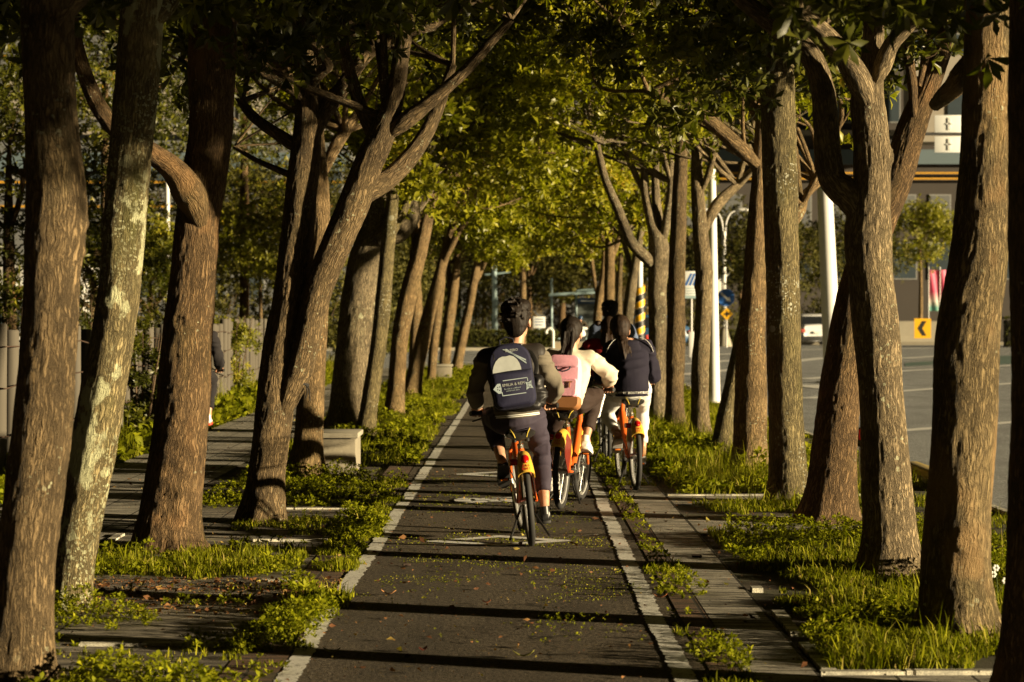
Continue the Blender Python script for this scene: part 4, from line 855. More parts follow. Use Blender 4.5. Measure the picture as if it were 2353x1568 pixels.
# ------------------------------------------------------------------ people
def fabric(name, col, rough=.85, var=.18, bump=.35): return plain(name, col, rough, var=var, scale=55, bump=bump, spec=.25)
def skinmat():
    m, nt, b, out = mat('skin'); N = NT(nt); P = N.n('ShaderNodeTexCoord').outputs['Object']
    c = N.ramp(N.noise(P, 26, 4), [(.3,(.40,.20,.12)),(.7,(.52,.29,.18))]); nt.links.new(c, b.inputs['Base Color']); b.inputs['Roughness'].default_value = .5; b.inputs['Subsurface Weight'].default_value = .08; b.inputs['Subsurface Radius'].default_value = (.01,.004,.002); return m
SKIN = skinmat()
def hairmat(name, c0, c1):
    m, nt, b, out = mat(name); N = NT(nt); P = N.n('ShaderNodeTexCoord').outputs['Object']; n = N.noise(N.mapv(P, (150,90,14)), 1.0, 4, .6)
    nt.links.new(N.ramp(n, [(.35,c0),(.75,c1)]), b.inputs['Base Color']); b.inputs['Roughness'].default_value = .62; b.inputs['Specular IOR Level'].default_value = .22; nt.links.new(N.bump(n, .6, .004), b.inputs['Normal']); return m
HAIR = hairmat('black_hair', (.006,.004,.003), (.022,.014,.008)); HAIRB = hairmat('dark_brown_hair', (.010,.006,.004), (.045,.024,.012))
def ik(a, b, l1, l2, pole):
    a, b, pole = map(lambda q: np.asarray(q, float), (a, b, pole)); d = b-a; L = min(np.linalg.norm(d), (l1+l2)*.999); d /= np.linalg.norm(d)
    x = (l1*l1-l2*l2+L*L)/(2*L); h = math.sqrt(max(0, l1*l1-x*x)); p = pole-d*pole.dot(d); p /= np.linalg.norm(p); return a+d*x+p*h
def person(label, loc, yaw, lean, crank, c, sad=.81, grip=(.26,.66,.95), hem=.90, shoulder=(.185,.30,1.355), elbow=None, head=(0,.36,1.575), hyaw=0.0, htilt=0.0, scale=1.0, ped=None, elbR=None, elbL=None, bulk=1.0):
    r = thing('person', label, 'person', loc, 0, 'cyclists riding along the tree-lined path'); r.rotation_euler = (0, lean, yaw)
    A = np.array; hipz = sad+.085; pel = A([0,.205,hipz+.005]); sh = A(shoulder); nb = A([c.get('neckx', 0),sh[1]+.02,sh[2]+.045]); hc = A(head); J = {}
    for s in (-1, 1):
        an = crank if s == 1 else crank+math.pi; pd = A([s*.13, .42+.165*math.sin(an), .285-.165*math.cos(an)])
        k = .10+.05*math.cos(an-math.pi); ank = pd+A([s*.005,-.085,.105+(.03 if math.cos(an) < 0 else 0.0)]); hip = pel+A([s*.092,0,-.01])
        knee = ik(hip, ank, .435, .43, A([s*.18,1,.25])); S_ = sh*A([s,1,1]); e = (elbR if s == 1 else elbL) if (elbR is not None and elbL is not None) else A([s*.30,.36,1.11]); e = A(e)
        g = A([s*(grip[0]+.0),grip[1]-.01,grip[2]]); wr = g+A([-s*.005,-.075,.035]); J[s] = dict(pd=pd, ank=ank, hip=hip, knee=knee, S=S_, e=e, g=g, wr=wr)
    b = MB()
    ch = A([0,sh[1]-.045,sh[2]-.16]); ws = (pel+ch)/2+A([0,-.02,-.02])
    b.loft([pel+[0,0,-.09],pel,ws,ch,A([0,sh[1],sh[2]-.03]),nb,nb+[0,.01,.03]], [.11,.155,.130,.155,.165,.07,.055], [.09,.115,.095,.11,.095,.065,.055], seg=20)
    b.capsule(nb-[0,0,.05], .058, hc+[0,-.015,-.06], .052)
    R_ = np.array(Matrix.Rotation(hyaw, 3, 'Z') @ Matrix.Rotation(htilt, 3, 'X'))*c.get('hscale', 1.07); T = lambda p: hc+R_@A(p)
    b.ell(T((0,-.012,.02)), (.073,.092,.092), 20, 14, M=R_); b.ell(T((0,.022,-.04)), (.056,.066,.075), 16, 12, M=R_)       # skull, face
    b.capsule(T((0,.075,.0)), .011, T((0,.098,-.032)), .014, 8); b.ell(T((0,.078,-.066)), (.022,.012,.008), 10, 6); b.ell(T((0,.070,-.098)), (.022,.018,.016), 10, 6)
    for s in (-1, 1):
        b.ell(T((s*.076,-.012,-.012)), (.010,.020,.034), 10, 8, M=R_); b.ell(T((s*.030,.080,.022)), (.018,.01,.006), 8, 6)
        j = J[s]; b.capsule(j['S'], .055, j['e'], .040); b.capsule(j['e'], .039, j['wr'], .025)
        # hand: palm, four fingers curled round the grip, thumb from its inner side
        pv = j['wr']*.35+j['g']*.65+A([0,0,.022]); b.ell(pv, (.040,.048,.017), 12, 8); b.capsule(j['wr'], .024, pv, .022)
        for q in range(4):
            fx = s*(-.033+.0225*q); ln = (.9,1.0,.95,.8)[q]; p0 = pv+A([fx,.030,.004]); p1 = j['g']+A([fx,.030*ln,.018]); p2 = j['g']+A([fx,.030,-.012*ln]); p3 = j['g']+A([fx,.008,-.028*ln])
            b.capsule(p0, .0095, p1, .009, 8); b.capsule(p1, .009, p2, .0085, 8); b.capsule(p2, .0085, p3, .0075, 8)
        t0 = pv+A([-s*.034,-.012,0]); t1 = j['g']+A([-s*.048,-.008,-.012]); t2 = j['g']+A([-s*.030,.016,-.028]); b.capsule(t0, .011, t1, .010, 8); b.capsule(t1, .010, t2, .0085, 8)
        b.capsule(j['hip'], .082, j['knee'], .052); b.capsule(j['knee'], .052, j['knee']*.6+j['ank']*.4, .050); b.capsule(j['knee']*.6+j['ank']*.4, .050, j['ank'], .033); b.capsule(j['ank'], .034, j['ank']+[0,.10,-.065], .030)
    obj('body', remeshed(b, 'body', .0062, 3), SKIN, r)
    for s in (-1, 1):
        m = MB(); m.ell(T((s*.030,.084,.008)), (.012,.006,.0065), 10, 6); m.obj('eye', BLK, r)
    # trousers
    tr = c['tr']; m = MB(); m.loft([pel+[0,0,-.10],pel+[0,-.005,-.04],pel+[0,0,.04],pel+[0,.0,.12]], [.10,.172*bulk,.172*bulk,.150], [.09,.135,.13,.11], seg=22)
    for s in (-1, 1):
        j = J[s]; cu = c.get('cuff', .09); L = np.linalg.norm(j['ank']-j['knee']); e = j['ank']+(j['knee']-j['ank'])*cu/L; w = c.get('legw', 1.0)
        m.capsule(j['hip']+[s*.008,-.01,0], .100*w, j['knee'], .068*w, 18); m.loft([j['knee']+(j['knee']-e)*.02, j['knee']*.6+e*.4, j['knee']*.25+e*.75, e], [.066*w,.066*w,.058*w,.054*w], seg=18)
        m.ell(j['hip']+[-s*.012,-.045,-.0], (.078,.070,.080))
    t = obj('trousers', remeshed(m, 'trousers', .010, 4, .016, 12, seed=int(abs(loc[0]*100)) % 50), tr, r)
    if c.get('pstripe'):
        for s in (-1, 1):
            j = J[s]; m = MB(); P = [j['hip']+[s*.108,0,-.03], j['hip']*.5+j['knee']*.5+A([s*.094,0,0]), j['knee']+A([s*.072,0,0]), j['ank']*.75+j['knee']*.25+A([s*.062,0,0])]; m.loft(catmull(P, .03), .004, .014, right=(1,0,0), seg=8); m.obj('side_stripe', c['pstripe'], t)
    # top
    q = c.get('puff', 1.0); m = MB(); hm = A([0,.185,hem])
    m.loft([hm,hm+[0,0,.05],ws+[0,-.01,.02],ch,A([0,sh[1]-.01,sh[2]-.05]),A([0,sh[1]+.0,sh[2]+.01]),nb+[0,0,.0]], A([.158*bulk,.172*bulk,.165*q,.182*q,.185*q,.14,.066]), A([.125,.135,.130*q,.138*q,.120*q,.095,.064]), seg=26)
    for s in (-1, 1): m.capsule(J[s]['S']*A([.45,1,1])+[0,0,-.01], .085*q, J[s]['S'], .074*q, 16)
    tp = obj('jacket' if c.get('jacket') else 'top', remeshed(m, 'jacket', .010, 6, .014 if not c.get('quilt') else .006, 10, seed=5), c['top'], r)
    for s in (-1, 1):
        j = J[s]; m = MB(); w = c.get('slw', 1.0); e2 = j['wr']+(j['e']-j['wr'])*.12
        m.capsule(j['S']*.86+j['e']*.14+[s*.004,0,0], .070*q, j['e'], .058*w, 18); m.capsule(j['e'], .060*w, j['e']*.5+e2*.5, .056*w, 18); m.loft([j['e']*.6+e2*.4, j['e']*.3+e2*.7, e2], [.054*w,.048*w,.034], seg=16)
        obj('sleeve', remeshed(m, 'sleeve', .010, 4, .017, 12, seed=9+s), c.get('sleeve', c['top']), tp)
    if c.get('band'):
        m = MB(); m.loft([hm+[0,0,-.008],hm+[0,0,.004],hm+[0,0,.045],hm+[0,0,.055]], A([.158,.166,.172,.164])*bulk, A([.128,.135,.138,.13]), seg=40); m.obj('waistband', c['band'], tp)
        for z in c.get('bandlines', ()):
            m = MB(); m.loft([hm+[0,0,z-.0026],hm+[0,0,z+.0026]], .1725*bulk, .1395, seg=48); m.obj('band_stripe', WHITE, tp)
    if c.get('collar'):
        m = MB(); m.loft([nb+[0,-.002,-.012],nb+[0,.004,.03]], [.078,.070], [.076,.068], seg=28); m.obj('collar', c['collar'], tp)
        for z in (.006, .022): m = MB(); m.loft([nb+[0,.001,z-.003],nb+[0,.001,z+.003]], .0775-.1*z, .0755-.1*z, seg=28); m.obj('collar_stripe', WHITE, tp)
    if c.get('hood'):
        m = MB(); m.torus(nb+[0,-.015,.005], (0,-.25,1), .085, .030, 26, 10, ry=.028); m.ell(nb+[0,-.105,-.065], (.105,.045,.085)); obj('hood', remeshed(m, 'hood', .009, 5, .008, 12, seed=2), c['hood'], tp)
    # shoes
    for s in (-1, 1):
        j = J[s]; y0 = j['pd'][1]-.155; z0 = j['pd'][2]+.012; x0 = j['pd'][0]; pit = c.get('pitch', (.0, .0))[0 if s == 1 else 1]; Rx = np.array(Matrix.Rotation(pit, 3, 'X')); 
        def K(p): return A([x0, j['pd'][1], z0])+Rx@A([p[0], p[1]-.155, p[2]])
        m = MB(); P = []
        for y, w, h in ((0,.020,.055),(.012,.034,.085),(.05,.038,.098),(.09,.039,.085),(.14,.043,.066),(.19,.046,.052),(.235,.040,.042),(.262,.022,.03),(.268,.008,.02)):
            P.append([K((w*math.copysign(abs(math.cos(a))**.7, math.cos(a)), y, .012+h*(.5+.5*math.sin(a)))) for a in np.linspace(0, 2*math.pi, 18, endpoint=False)])
        m.grid(np.array(P)); m.loft([K((0,.035,.06)),K((0,.04,.115))], .036, .040, seg=16); so_ = m.obj('shoe', c['shoe'], r)
        m = MB(); P = []
        for z, g in ((-.006,.97),(0,1.02),(.016,1.02),(.02,.96)):
            P.append([K((w*g*sg, .134+(y-.134)*g, z)) for sg, seq in ((1, ((.0,.02),(.012,.036),(.06,.040),(.14,.045),(.2,.048),(.245,.038),(.27,.012))), (-1, ((.27,.012),(.245,.038),(.2,.048),(.14,.045),(.06,.040),(.012,.036),(0,.02)))) for y, w in seq])
        m.grid(np.array(P)); m.obj('sole', c['sole'], so_)
        if c.get('lace'):
            m = MB()
            for t_ in range(4): m.tube([K((-.026,.11+t_*.022,.083-t_*.010)),K((0,.112+t_*.022,.096-t_*.011)),K((.026,.11+t_*.022,.083-t_*.010))], .0028, 5)
            m.torus(K((.04,.11,.08)), (0,1,.2), .016, .002, 14, 5); m.obj('laces', c['lace'], so_)
        if c.get('sock'): m = MB(); m.capsule(j['ank']+[0,0,-.01], .040, j['ank']+(j['knee']-j['ank'])*.10, .039); m.obj('sock', c['sock'], r)
    # hair
    m = MB(); hs = c.get('hair', 'short')
    m.ell(T((0,-.020,.034)), (.086,.098,.094), 22, 14, M=R_); m.ell(T((0,-.055,-.005)), (.074,.062,.080), 18, 12, M=R_)
    if hs == 'short':
        m.ell(T((-.030,.015,.080)), (.064,.074,.052), M=R_); m.ell(T((.034,-.01,.082)), (.062,.078,.050), M=R_); m.ell(T((0,-.078,-.045)), (.056,.032,.050), M=R_); rg = random.Random(3)
        for k in range(150):
            a, e = rg.uniform(0, 6.28), rg.uniform(-.3, 1.4); dn = A([math.cos(a)*math.cos(e), math.sin(a)*math.cos(e), math.sin(e)]); 
            if dn[1] > .6 and dn[2] < .5: continue
            p0 = T(A([0,-.02,.034])+dn*A([.075,.09,.085])); tw = A([rg.uniform(-.7,.3), rg.uniform(-.4,.5), rg.uniform(-.1,.5)]); p1 = T(A([0,-.02,.034])+dn*A([.098,.112,.110])+tw*.016); m.capsule(p0, .010, p1, .0035, 6)
    else: m.ell(T((0,.02,.07)), (.070,.065,.045), M=R_)
    me = remeshed(m, 'hair', .0055, 2, .0025, 60, seed=3, aniso=(1,.8,.22)); ho = obj('hair', me, c.get('hairmat', HAIR), r)
    if 'tail' in c:
        m = MB(); P = catmull([T(p)[:3] if False else A(p)+hc for p in c['tail']], .01); n = len(P); tt = np.linspace(0, 1, n); w = c.get('tailw', .034)*(.55+1.1*np.sin(np.pi*np.clip(tt*.9+.12, 0, 1))**.8)*(1-.55*tt**3)
        m.loft(P, w, w*.75, seg=14); rg = random.Random(8)
        for k in range(16):
            o0 = A([rg.uniform(-1,1), rg.uniform(-1,.6), 0])*w.max()*.75; i0 = int(n*rg.uniform(.1,.4)); st = [P[min(n-1, int(i0+(n-1-i0)*u))]+o0*(1+.35*u) for u in (0,.4,.75,1)]; st[-1] = st[-1]+A([rg.uniform(-.01,.01),0,-rg.uniform(0,.04)]); m.tube(catmull(st, .02), np.linspace(.012,.003,len(catmull(st, .02))), 6)
        obj('ponytail' if c.get('tie') else 'long_hair', remeshed(m, 'ponytail', .006, 2, .004, 60, seed=4, aniso=(1,.8,.12)), c.get('hairmat', HAIR), ho)
        if c.get('tie'): m = MB(); p = A(c['tail'][1])+hc; m.torus(p, A(c['tail'][2])-A(c['tail'][0]), .018, .009, 18, 8); m.obj('hair_tie', c['tie'], ho)
    if c.get('cap'): pass
    return r, J

def pillow(mb, outline, prof, M):
    """outline: closed 2d ring (x,z); prof: list of (depth, scale)"""
    o = np.asarray(outline, float); cn = (o.max(0)+o.min(0))/2
    mb.grid(np.array([[M((cn[0]+(p[0]-cn[0])*s - 0*d, d, cn[1]+(p[1]-cn[1])*s)) for p in o] for d, s in prof]))
def rrect(w, h, rb, rt, n=7):
    out = []
    for cx, cz, r, a0 in ((w/2-rb, -h/2+rb, rb, -90), (w/2-rt, h/2-rt, rt, 0), (-w/2+rt, h/2-rt, rt, 90), (-w/2+rb, -h/2+rb, rb, 180)):
        for k in range(n): a = math.radians(a0+90*k/(n-1)); out.append((cx+r*math.cos(a), cz+r*math.sin(a)))
    return out

# --- first rider: man with the navy backpack
NAVY = fabric('navy_canvas', (.014,.014,.036), .75, .15); NAVY2 = fabric('dark_backpack_trim', (.010,.010,.018), .7); QUILT = fabric('black_brown_quilting', (.022,.018,.015), .55, .2); GREYS = fabric('grey_wool_sleeve', (.150,.130,.098), .95, .2)
NTR = fabric('navy_twill_trousers', (.040,.032,.048), .8, .18); BSH = plain('black_leather_shoe', (.010,.010,.010), .35, var=.3, scale=30); BSO = plain('black_sole', (.014,.013,.012), .7); LACE = plain('black_laces', (.012,.012,.012), .7)
PALE = plain('pale_backpack_print', (.36,.38,.36), .7, var=.3, scale=40); PALEB = plain('pale_blue_print', (.30,.36,.38), .7, var=.1)
p1 = (.137, 16.8, 0); ya1 = math.radians(3.0); le1 = math.radians(-5.5); g1 = (.265,.66,.93)
bicycle('orange bicycle with yellow rear fender ridden by the person with the navy backpack', p1, ya1, le1, 0.0, grip=g1, steer=.08, sad=.80)
R1, J1 = person('person with short black hair and grey-sleeved jacket carrying a navy backpack, pedalling away', p1, ya1, le1, 0.0,
   dict(tr=NTR, top=QUILT, sleeve=GREYS, jacket=1, quilt=1, puff=1.0, slw=.96, hscale=1.2, neckx=.03, band=fabric('grey_rib_knit', (.10,.088,.066), .95), bandlines=(.004,.015), collar=GREYS, shoe=BSH, sole=BSO, lace=LACE, cuff=.13, legw=.94, pitch=(.05,-.75)), sad=.80, grip=g1, hem=.90, head=(.066,.36,1.562), hyaw=-.22, bulk=.98, elbR=(.300,.34,1.07), elbL=(-.280,.36,1.09), shoulder=(.178,.30,1.325))
def place(o, lx, ly, lz, loc, yaw, lean, roll=0, tilt=0):
    M = Matrix.Translation(loc) @ Matrix.Rotation(yaw, 4, 'Z') @ Matrix.Rotation(lean, 4, 'Y') @ Matrix.Translation((lx, ly, lz)) @ Matrix.Rotation(tilt, 4, 'X') @ Matrix.Rotation(roll, 4, 'Y')
    o.location = M.translation; o.rotation_mode = 'QUATERNION'; o.rotation_quaternion = M.to_quaternion()
bp = thing('backpack', 'navy backpack with pale print and two pale stripes worn by the short-haired person', 'backpack'); place(bp, -.025, .095, 1.175, p1, ya1, le1, roll=math.radians(-2.5), tilt=math.radians(-9))
bp.scale = (.90, .95, .96)
m = MB(); pillow(m, rrect(.335,.475,.07,.13), ((.03,.80),(.02,.93),(0,.99),(-.06,1.0),(-.105,.985),(-.122,.965),(-.130,.93),(-.133,.88)), lambda p: p); m.obj('main_bag', NAVY, bp)
m = MB(); pillow(m, rrect(.318,.255,.055,.03), ((-.09,1.0),(-.135,1.0),(-.158,.96),(-.168,.86)), lambda p: (p[0]*1.0, p[1], p[2]-.100)); fp = m.obj('front_pocket', NAVY, bp)
m = MB(); m.tube([(x, y, z) for x, z in [(p[0]*.985, p[1]*.985) for p in rrect(.335,.475,.07,.13)+[rrect(.335,.475,.07,.13)[0]]] for y in (-.107,)], .004, 6); m.obj('zip', NAVY2, bp)
m = MB(); m.tube([(-.155,-.142,.026),(0,-.15,.030),(.155,-.142,.026)], .0035, 6); m.obj('pocket_zip', NAVY2, fp)
m = MB(); m.tube([(-.055,-.05,.215),(-.052,-.06,.275),(0,-.065,.292),(.052,-.06,.275),(.055,-.05,.215)], .0065, 8); m.obj('carry_handle', NAVY2, bp)
for s in (-1, 1):
    m = MB(); m.loft(catmull([(s*.075,.0,.20),(s*.085,.06,.245),(s*.10,.16,.235),(s*.12,.24,.15),(s*.13,.25,.02),(s*.125,.18,-.10),(s*.11,.05,-.17)], .03), .030, .007, right=(1,0,0), seg=10); m.obj('shoulder_strap', NAVY, bp)
m = MB(); m.box((-.118,-.128,.150), (.016,.010,.05), bev=.003); m.obj('zip_pull', CHROME, bp)
m = MB(); m.box((-.163,-.10,.03), (.008,.010,.04), bev=.002); m.obj('zip_pull', CHROME, bp)
# plain pale rounded print panel (a generic shape) on the upper bag
out = [(-.135,.040),(-.132,.062),(-.118,.092),(-.095,.122),(-.066,.142),(-.036,.150),(-.006,.148),(.03,.152),(.06,.142),(.088,.118),(.104,.088),(.112,.055),(.112,.040)]
m = MB(); m.prism(out, lambda p: (p[0]*.90-.022, -.1370+p[2]*.9, .032+(p[1]-.04)*1.02), .006); m.obj('print_panel', PALE, bp, smooth=False)
for k in range(2):
    m = MB(); o0 = k*.020; V = [(-.045+o0,.196),( -.030+o0,.196),(.125,.085+.0-o0*.2+.018*(1-k)),(.125,.073-o0*.2+.018*(1-k))]; m.prism([(x*1.0, z-.0) for x, z in V], lambda p: (p[0], -.1365+p[2], p[1]), .003); m.obj('stripe', PALEB, bp, smooth=False)
text_obj('Re:ZERO', .026, backM((.025,-.1375,.180)), PALE, bp)
text_obj('EMILIA & REM', .029, backM((.0,-.1695,-.070)), PALE, fp); text_obj('Re: Life in a different\nworld from zero', .0155, backM((-.012,-.1695,-.105)), PALEB, fp)
def bar(a, b, w, parent):
    m = MB(); m.box(((a[0]+b[0])/2, -.1690, (a[1]+b[1])/2), (abs(a[0]-b[0])+w, .0016, abs(a[1]-b[1])+w)); m.obj('print_frame', PALEB, parent, smooth=False)
bar((-.075,-.035), (.112,-.035), .006, fp); bar((.112,-.035), (.112,-.060), .006, fp); bar((-.095,-.143), (.085,-.143), .006, fp); bar((-.095,-.143), (-.095,-.118), .006, fp)
for cx, cz, pts in ((-.118,-.088,[(-.042,0),(-.006,.036),(.018,.036),(.022,0),(.018,-.036),(-.006,-.036)]), (.118,-.092,[(-.026,.028),(-.004,.02),(.022,.034),(.018,.004),(.030,-.026),(.0,-.018),(-.026,-.032),(-.02,0)])):
    m = MB(); m.prism([(cx+x, cz+z) for x, z in pts], lambda p: (p[0], -.1700+p[2], p[1]), .0018); e = m.obj('emblem', PALEB, fp, smooth=False)
    m = MB()
    for x, z in ((-.006,.01),(.006,-.012),(-.008,-.006),(.01,.012)): m.ell((cx+x,-.1702,cz+z), (.0045,.001,.0045), 8, 5)
    m.obj('emblem_holes', NAVY, e)
# black bag slung at the right hip
sb = thing('sling_bag', 'crumpled black sling bag hanging at the right hip of the rider with the navy backpack', 'bag'); place(sb, .13, .07, 1.04, p1, ya1, le1)
m = MB(); m.ell((0,0,0), (.085,.055,.10)); m.ell((-.06,-.02,-.07), (.10,.05,.045)); m.ell((.02,.0,.08), (.05,.05,.06)); obj('bag_body', remeshed(m, 'bag', .008, 4, .016, 16, seed=12), fabric('black_nylon', (.012,.011,.011), .45, .2), sb)
m = MB(); m.loft(catmull([(.0,.0,.11),(.03,.03,.2),(.0,.10,.30),(-.05,.16,.33)], .03), .016, .003, seg=8); m.obj('strap', BLK, sb)

# --- second rider: pink backpack
CREAM = fabric('cream_jersey', (.60,.55,.43), .9, .08); BRN = fabric('dark_brown_leggings', (.030,.018,.014), .8); WSH = plain('white_trainer', (.62,.60,.54), .55, var=.12, scale=20); WSO = plain('white_rubber_sole', (.66,.64,.60), .6)
p2 = ((1288-CX)*20.0/F, 20.0, 0); ya2 = math.radians(-11); le2 = math.radians(1.5); cr2 = math.radians(160)
bicycle('orange bicycle with broad yellow fender ridden by the person with the pink backpack', p2, ya2, le2, cr2, grip=(.27,.70,.98), steer=-.05, sad=.80, digits='A12\n7706')
R2, J2 = person('person in a cream top with black ponytail and pink backpack, riding beside the white line', p2, ya2, le2, cr2,
   dict(tr=BRN, top=CREAM, puff=.94, slw=1.02, hscale=1.12, shoe=WSH, sole=WSO, cuff=.09, legw=.98, hair='up', pitch=(-.25,.1), tie=plain('white_hair_tie', (.7,.7,.7), .5),
        tail=[(0,-.095,.045),(0,-.118,.050),(0,-.135,.02),(-.01,-.135,-.08),(-.02,-.13,-.17),(-.04,-.15,-.23)], tailw=.040), sad=.80, grip=(.27,.70,.98), hem=.85, shoulder=(.165,.30,1.25), head=(.0,.33,1.455), elbR=(.33,.42,1.12), elbL=(-.30,.38,1.05), hyaw=-.1)
PINK = fabric('pink_canvas', (.78,.38,.47), .8, .10); TANL = plain('tan_leather', (.30,.13,.045), .6, var=.25, scale=30)
bp = thing('backpack', 'pink backpack with tan leather bottom on the person with the ponytail', 'backpack'); place(bp, 0, .09, 1.05, p2, ya2, le2, tilt=math.radians(-10))
m = MB(); pillow(m, rrect(.275,.42,.06,.10), ((.03,.85),(.015,.96),(-.05,1.0),(-.11,.98),(-.135,.88),(-.14,.6)), lambda p: p); m.obj('main_bag', PINK, bp)
m = MB(); pillow(m, rrect(.285,.10,.05,.02), ((.02,.97),(-.05,1.04),(-.115,1.03),(-.143,.92)), lambda p: (p[0], p[1], p[2]-.185)); m.obj('leather_base', TANL, bp)
m = MB(); pillow(m, rrect(.24,.15,.03,.02), ((-.10,1.0),(-.15,1.0),(-.162,.93)), lambda p: (p[0], p[1], p[2]-.065)); fp = m.obj('front_pocket', PINK, bp)
m = MB(); pillow(m, rrect(.25,.10,.03,.05), ((-.02,1.02),(-.12,1.04),(-.15,.98),(-.155,.8)), lambda p: (p[0], p[1], p[2]+.155)); m.obj('top_flap', PINK, bp)
m = MB(); m.tube(catmull([(-.06,-.14,.12),(-.05,-.165,.08),(0,-.172,.065),(.05,-.165,.085),(.06,-.14,.12)], .01), .006, 8); m.obj('carry_handle', plain('dark_navy_webbing', (.02,.018,.035), .8), bp)
m = MB(); m.box((.06,-.166,-.02), (.05,.006,.008)); m.box((.06,-.168,-.045), (.012,.006,.05), bev=.002); m.obj('buckle_strap', TANL, fp)
m = MB(); m.box((-.03,-.166,-.105), (.075,.004,.030), bev=.002); m.obj('silver_badge', CHROME, fp)
for s in (-1, 1): m = MB(); m.loft(catmull([(s*.07,.0,.18),(s*.08,.08,.20),(s*.10,.19,.17),(s*.115,.25,.06),(s*.11,.22,-.06),(s*.10,.06,-.16)], .03), .024, .006, right=(1,0,0), seg=10); m.obj('shoulder_strap', PINK, bp)

# --- third rider: navy hooded top, white trousers
NH = fabric('navy_hooded_fleece', (.014,.012,.023), .9, .15); WTR = fabric('white_cotton_trousers', (.66,.66,.64), .85, .07)
p3 = ((1461-CX)*22.2/F, 22.2, 0); ya3 = math.radians(5.0); le3 = math.radians(-1.0); cr3 = math.radians(62)
bicycle('orange bicycle with yellow fender ridden by the person in white trousers', p3, ya3, le3, cr3, grip=(.25,.68,.97), sad=.83, digits='C05\n3312')
R3, J3 = person('person in a navy hooded top and white trousers with long ponytail, rightmost rider', p3, ya3, le3, cr3,
   dict(tr=WTR, top=NH, puff=.98, slw=1.1, hscale=1.14, hood=NH, band=NH, shoe=plain('brown_canvas_shoe', (.28,.15,.06), .8, var=.2), sole=WSO, cuff=.10, legw=.86, hair='up', hairmat=HAIRB, pitch=(-.3,-.5), tie=BLK,
        tail=[(0,-.085,-.055),(.0,-.108,-.072),(.01,-.125,-.10),(.03,-.165,-.20),(.055,-.165,-.32),(.06,-.15,-.40)], tailw=.036), sad=.83, grip=(.25,.68,.97), hem=.865, shoulder=(.165,.31,1.305), head=(-.075,.37,1.47), hyaw=.05, elbR=(.245,.40,1.04), elbL=(-.25,.42,1.06), bulk=.98)
tp3 = [o for o in R3.children if o.name.startswith('top')][0]
for s in (-1, 1):
    m = MB(); m.loft(catmull([(s*.10,.265,1.395),(s*.145,.245,1.378),(s*.190,.232,1.330),(s*.222,.250,1.26)], .02), .008, .003, right=(0,1,0), seg=8); m.obj('shoulder_stripe', WHITE, tp3)
for k, txt in enumerate(('1973','ROOTS','1973','ROOTS','1973','ROOTS','1973')):
    a = (k-3)*.40; c_ = (.178*.985*math.sin(a), .185-.1415*math.cos(a), .890); M = Matrix.Translation(c_) @ Matrix.Rotation(math.atan2(.1415*math.sin(a), .19*math.cos(a))*1.0, 4, 'Z') @ Matrix.Rotation(math.pi/2, 4, 'X'); text_obj(txt, .030, M, WHITE, tp3, sx=1.0)

# --- the pair further ahead
BKF = fabric('black_sleeve_wool', (.016,.014,.015), .9); REDF = fabric('dark_red_felt', (.20,.012,.014), .9, .12); DEN = fabric('blue_denim', (.10,.13,.21), .9, .2)
p4 = ((1397-CX)*25.8/F, 25.8, 0); cr4 = math.radians(-25)
bicycle('dark bicycle ridden by the long-haired person in the red and black jacket', p4, 0.02, 0.0, cr4, frame=NAVYF, fend=BLK, sad=.83, group='dark bicycles further ahead', digits='')
R4, J4 = person('person with long dark hair in a red and black varsity jacket, between the other riders', p4, 0.02, 0, cr4,
   dict(tr=BKF, top=REDF, sleeve=BKF, jacket=1, puff=1.08, slw=1.15, band=BKF, shoe=BSH, sole=WSO, cuff=.08, hair='up', hairmat=HAIRB, pstripe=WHITE, tail=[(0,-.07,.0),(0,-.10,-.05),(0,-.13,-.14),(.01,-.14,-.22),(.01,-.14,-.30)], tailw=.062), sad=.83, shoulder=(.180,.30,1.27), head=(.03,.34,1.46))
tp4 = [o for o in R4.children if o.name.startswith('jacket')][0]; text_obj('F', .16, backM((.08,.105,1.20), -.12), plain('dark_letter', (.05,.008,.01), .8), tp4)
m = MB(); m.ell((-.09,.28,1.52), (.035,.035,.032)); obj('hair_bun', remeshed(m, 'bun', .006, 2, .005, 40), HAIRB, R4)
p5 = ((1410-CX)*28.4/F, 28.4, 0)
bicycle('dark bicycle ridden by the short-haired person in the blue denim jacket', p5, 0.0, 0.0, 1.1, frame=NAVYF, fend=BLK, sad=.88, group='dark bicycles further ahead', digits='')
person('person with short hair in a pale blue denim jacket, farthest of the riders', p5, 0, 0, 1.1, dict(tr=BKF, top=DEN, jacket=1, puff=1.05, slw=1.1, hood=DEN, shoe=BSH, sole=BSO), sad=.88, hem=.95, shoulder=(.20,.32,1.43), head=(-.03,.38,1.64), elbR=(.27,.40,1.18), elbL=(-.27,.40,1.18), grip=(.26,.66,1.0))
# --- rider on the left walkway, mostly behind the dark furrowed trunk
p6 = ((447-CX)*28.2/F, 28.2, 0)
bicycle('white bicycle ridden on the left walkway, mostly hidden by a trunk', p6, math.radians(4), 0, math.radians(95), frame=plain('white_frame_paint', (.6,.6,.58), .35), fend=plain('white_fender', (.62,.62,.6), .4), sad=.84, group='bicycles on the left walkway', digits='', basket=False)
person('person in black with red and white shoes on the left walkway, half hidden', p6, math.radians(4), 0, math.radians(95), dict(tr=BKF, top=BKF, shoe=plain('white_red_trainer', (.65,.60,.56), .5), sole=plain('red_sole', (.55,.05,.03), .5), cuff=.07, hair='up'), sad=.84, head=(0,.34,1.52), elbR=(.27,.35,1.06), elbL=(-.27,.35,1.06))
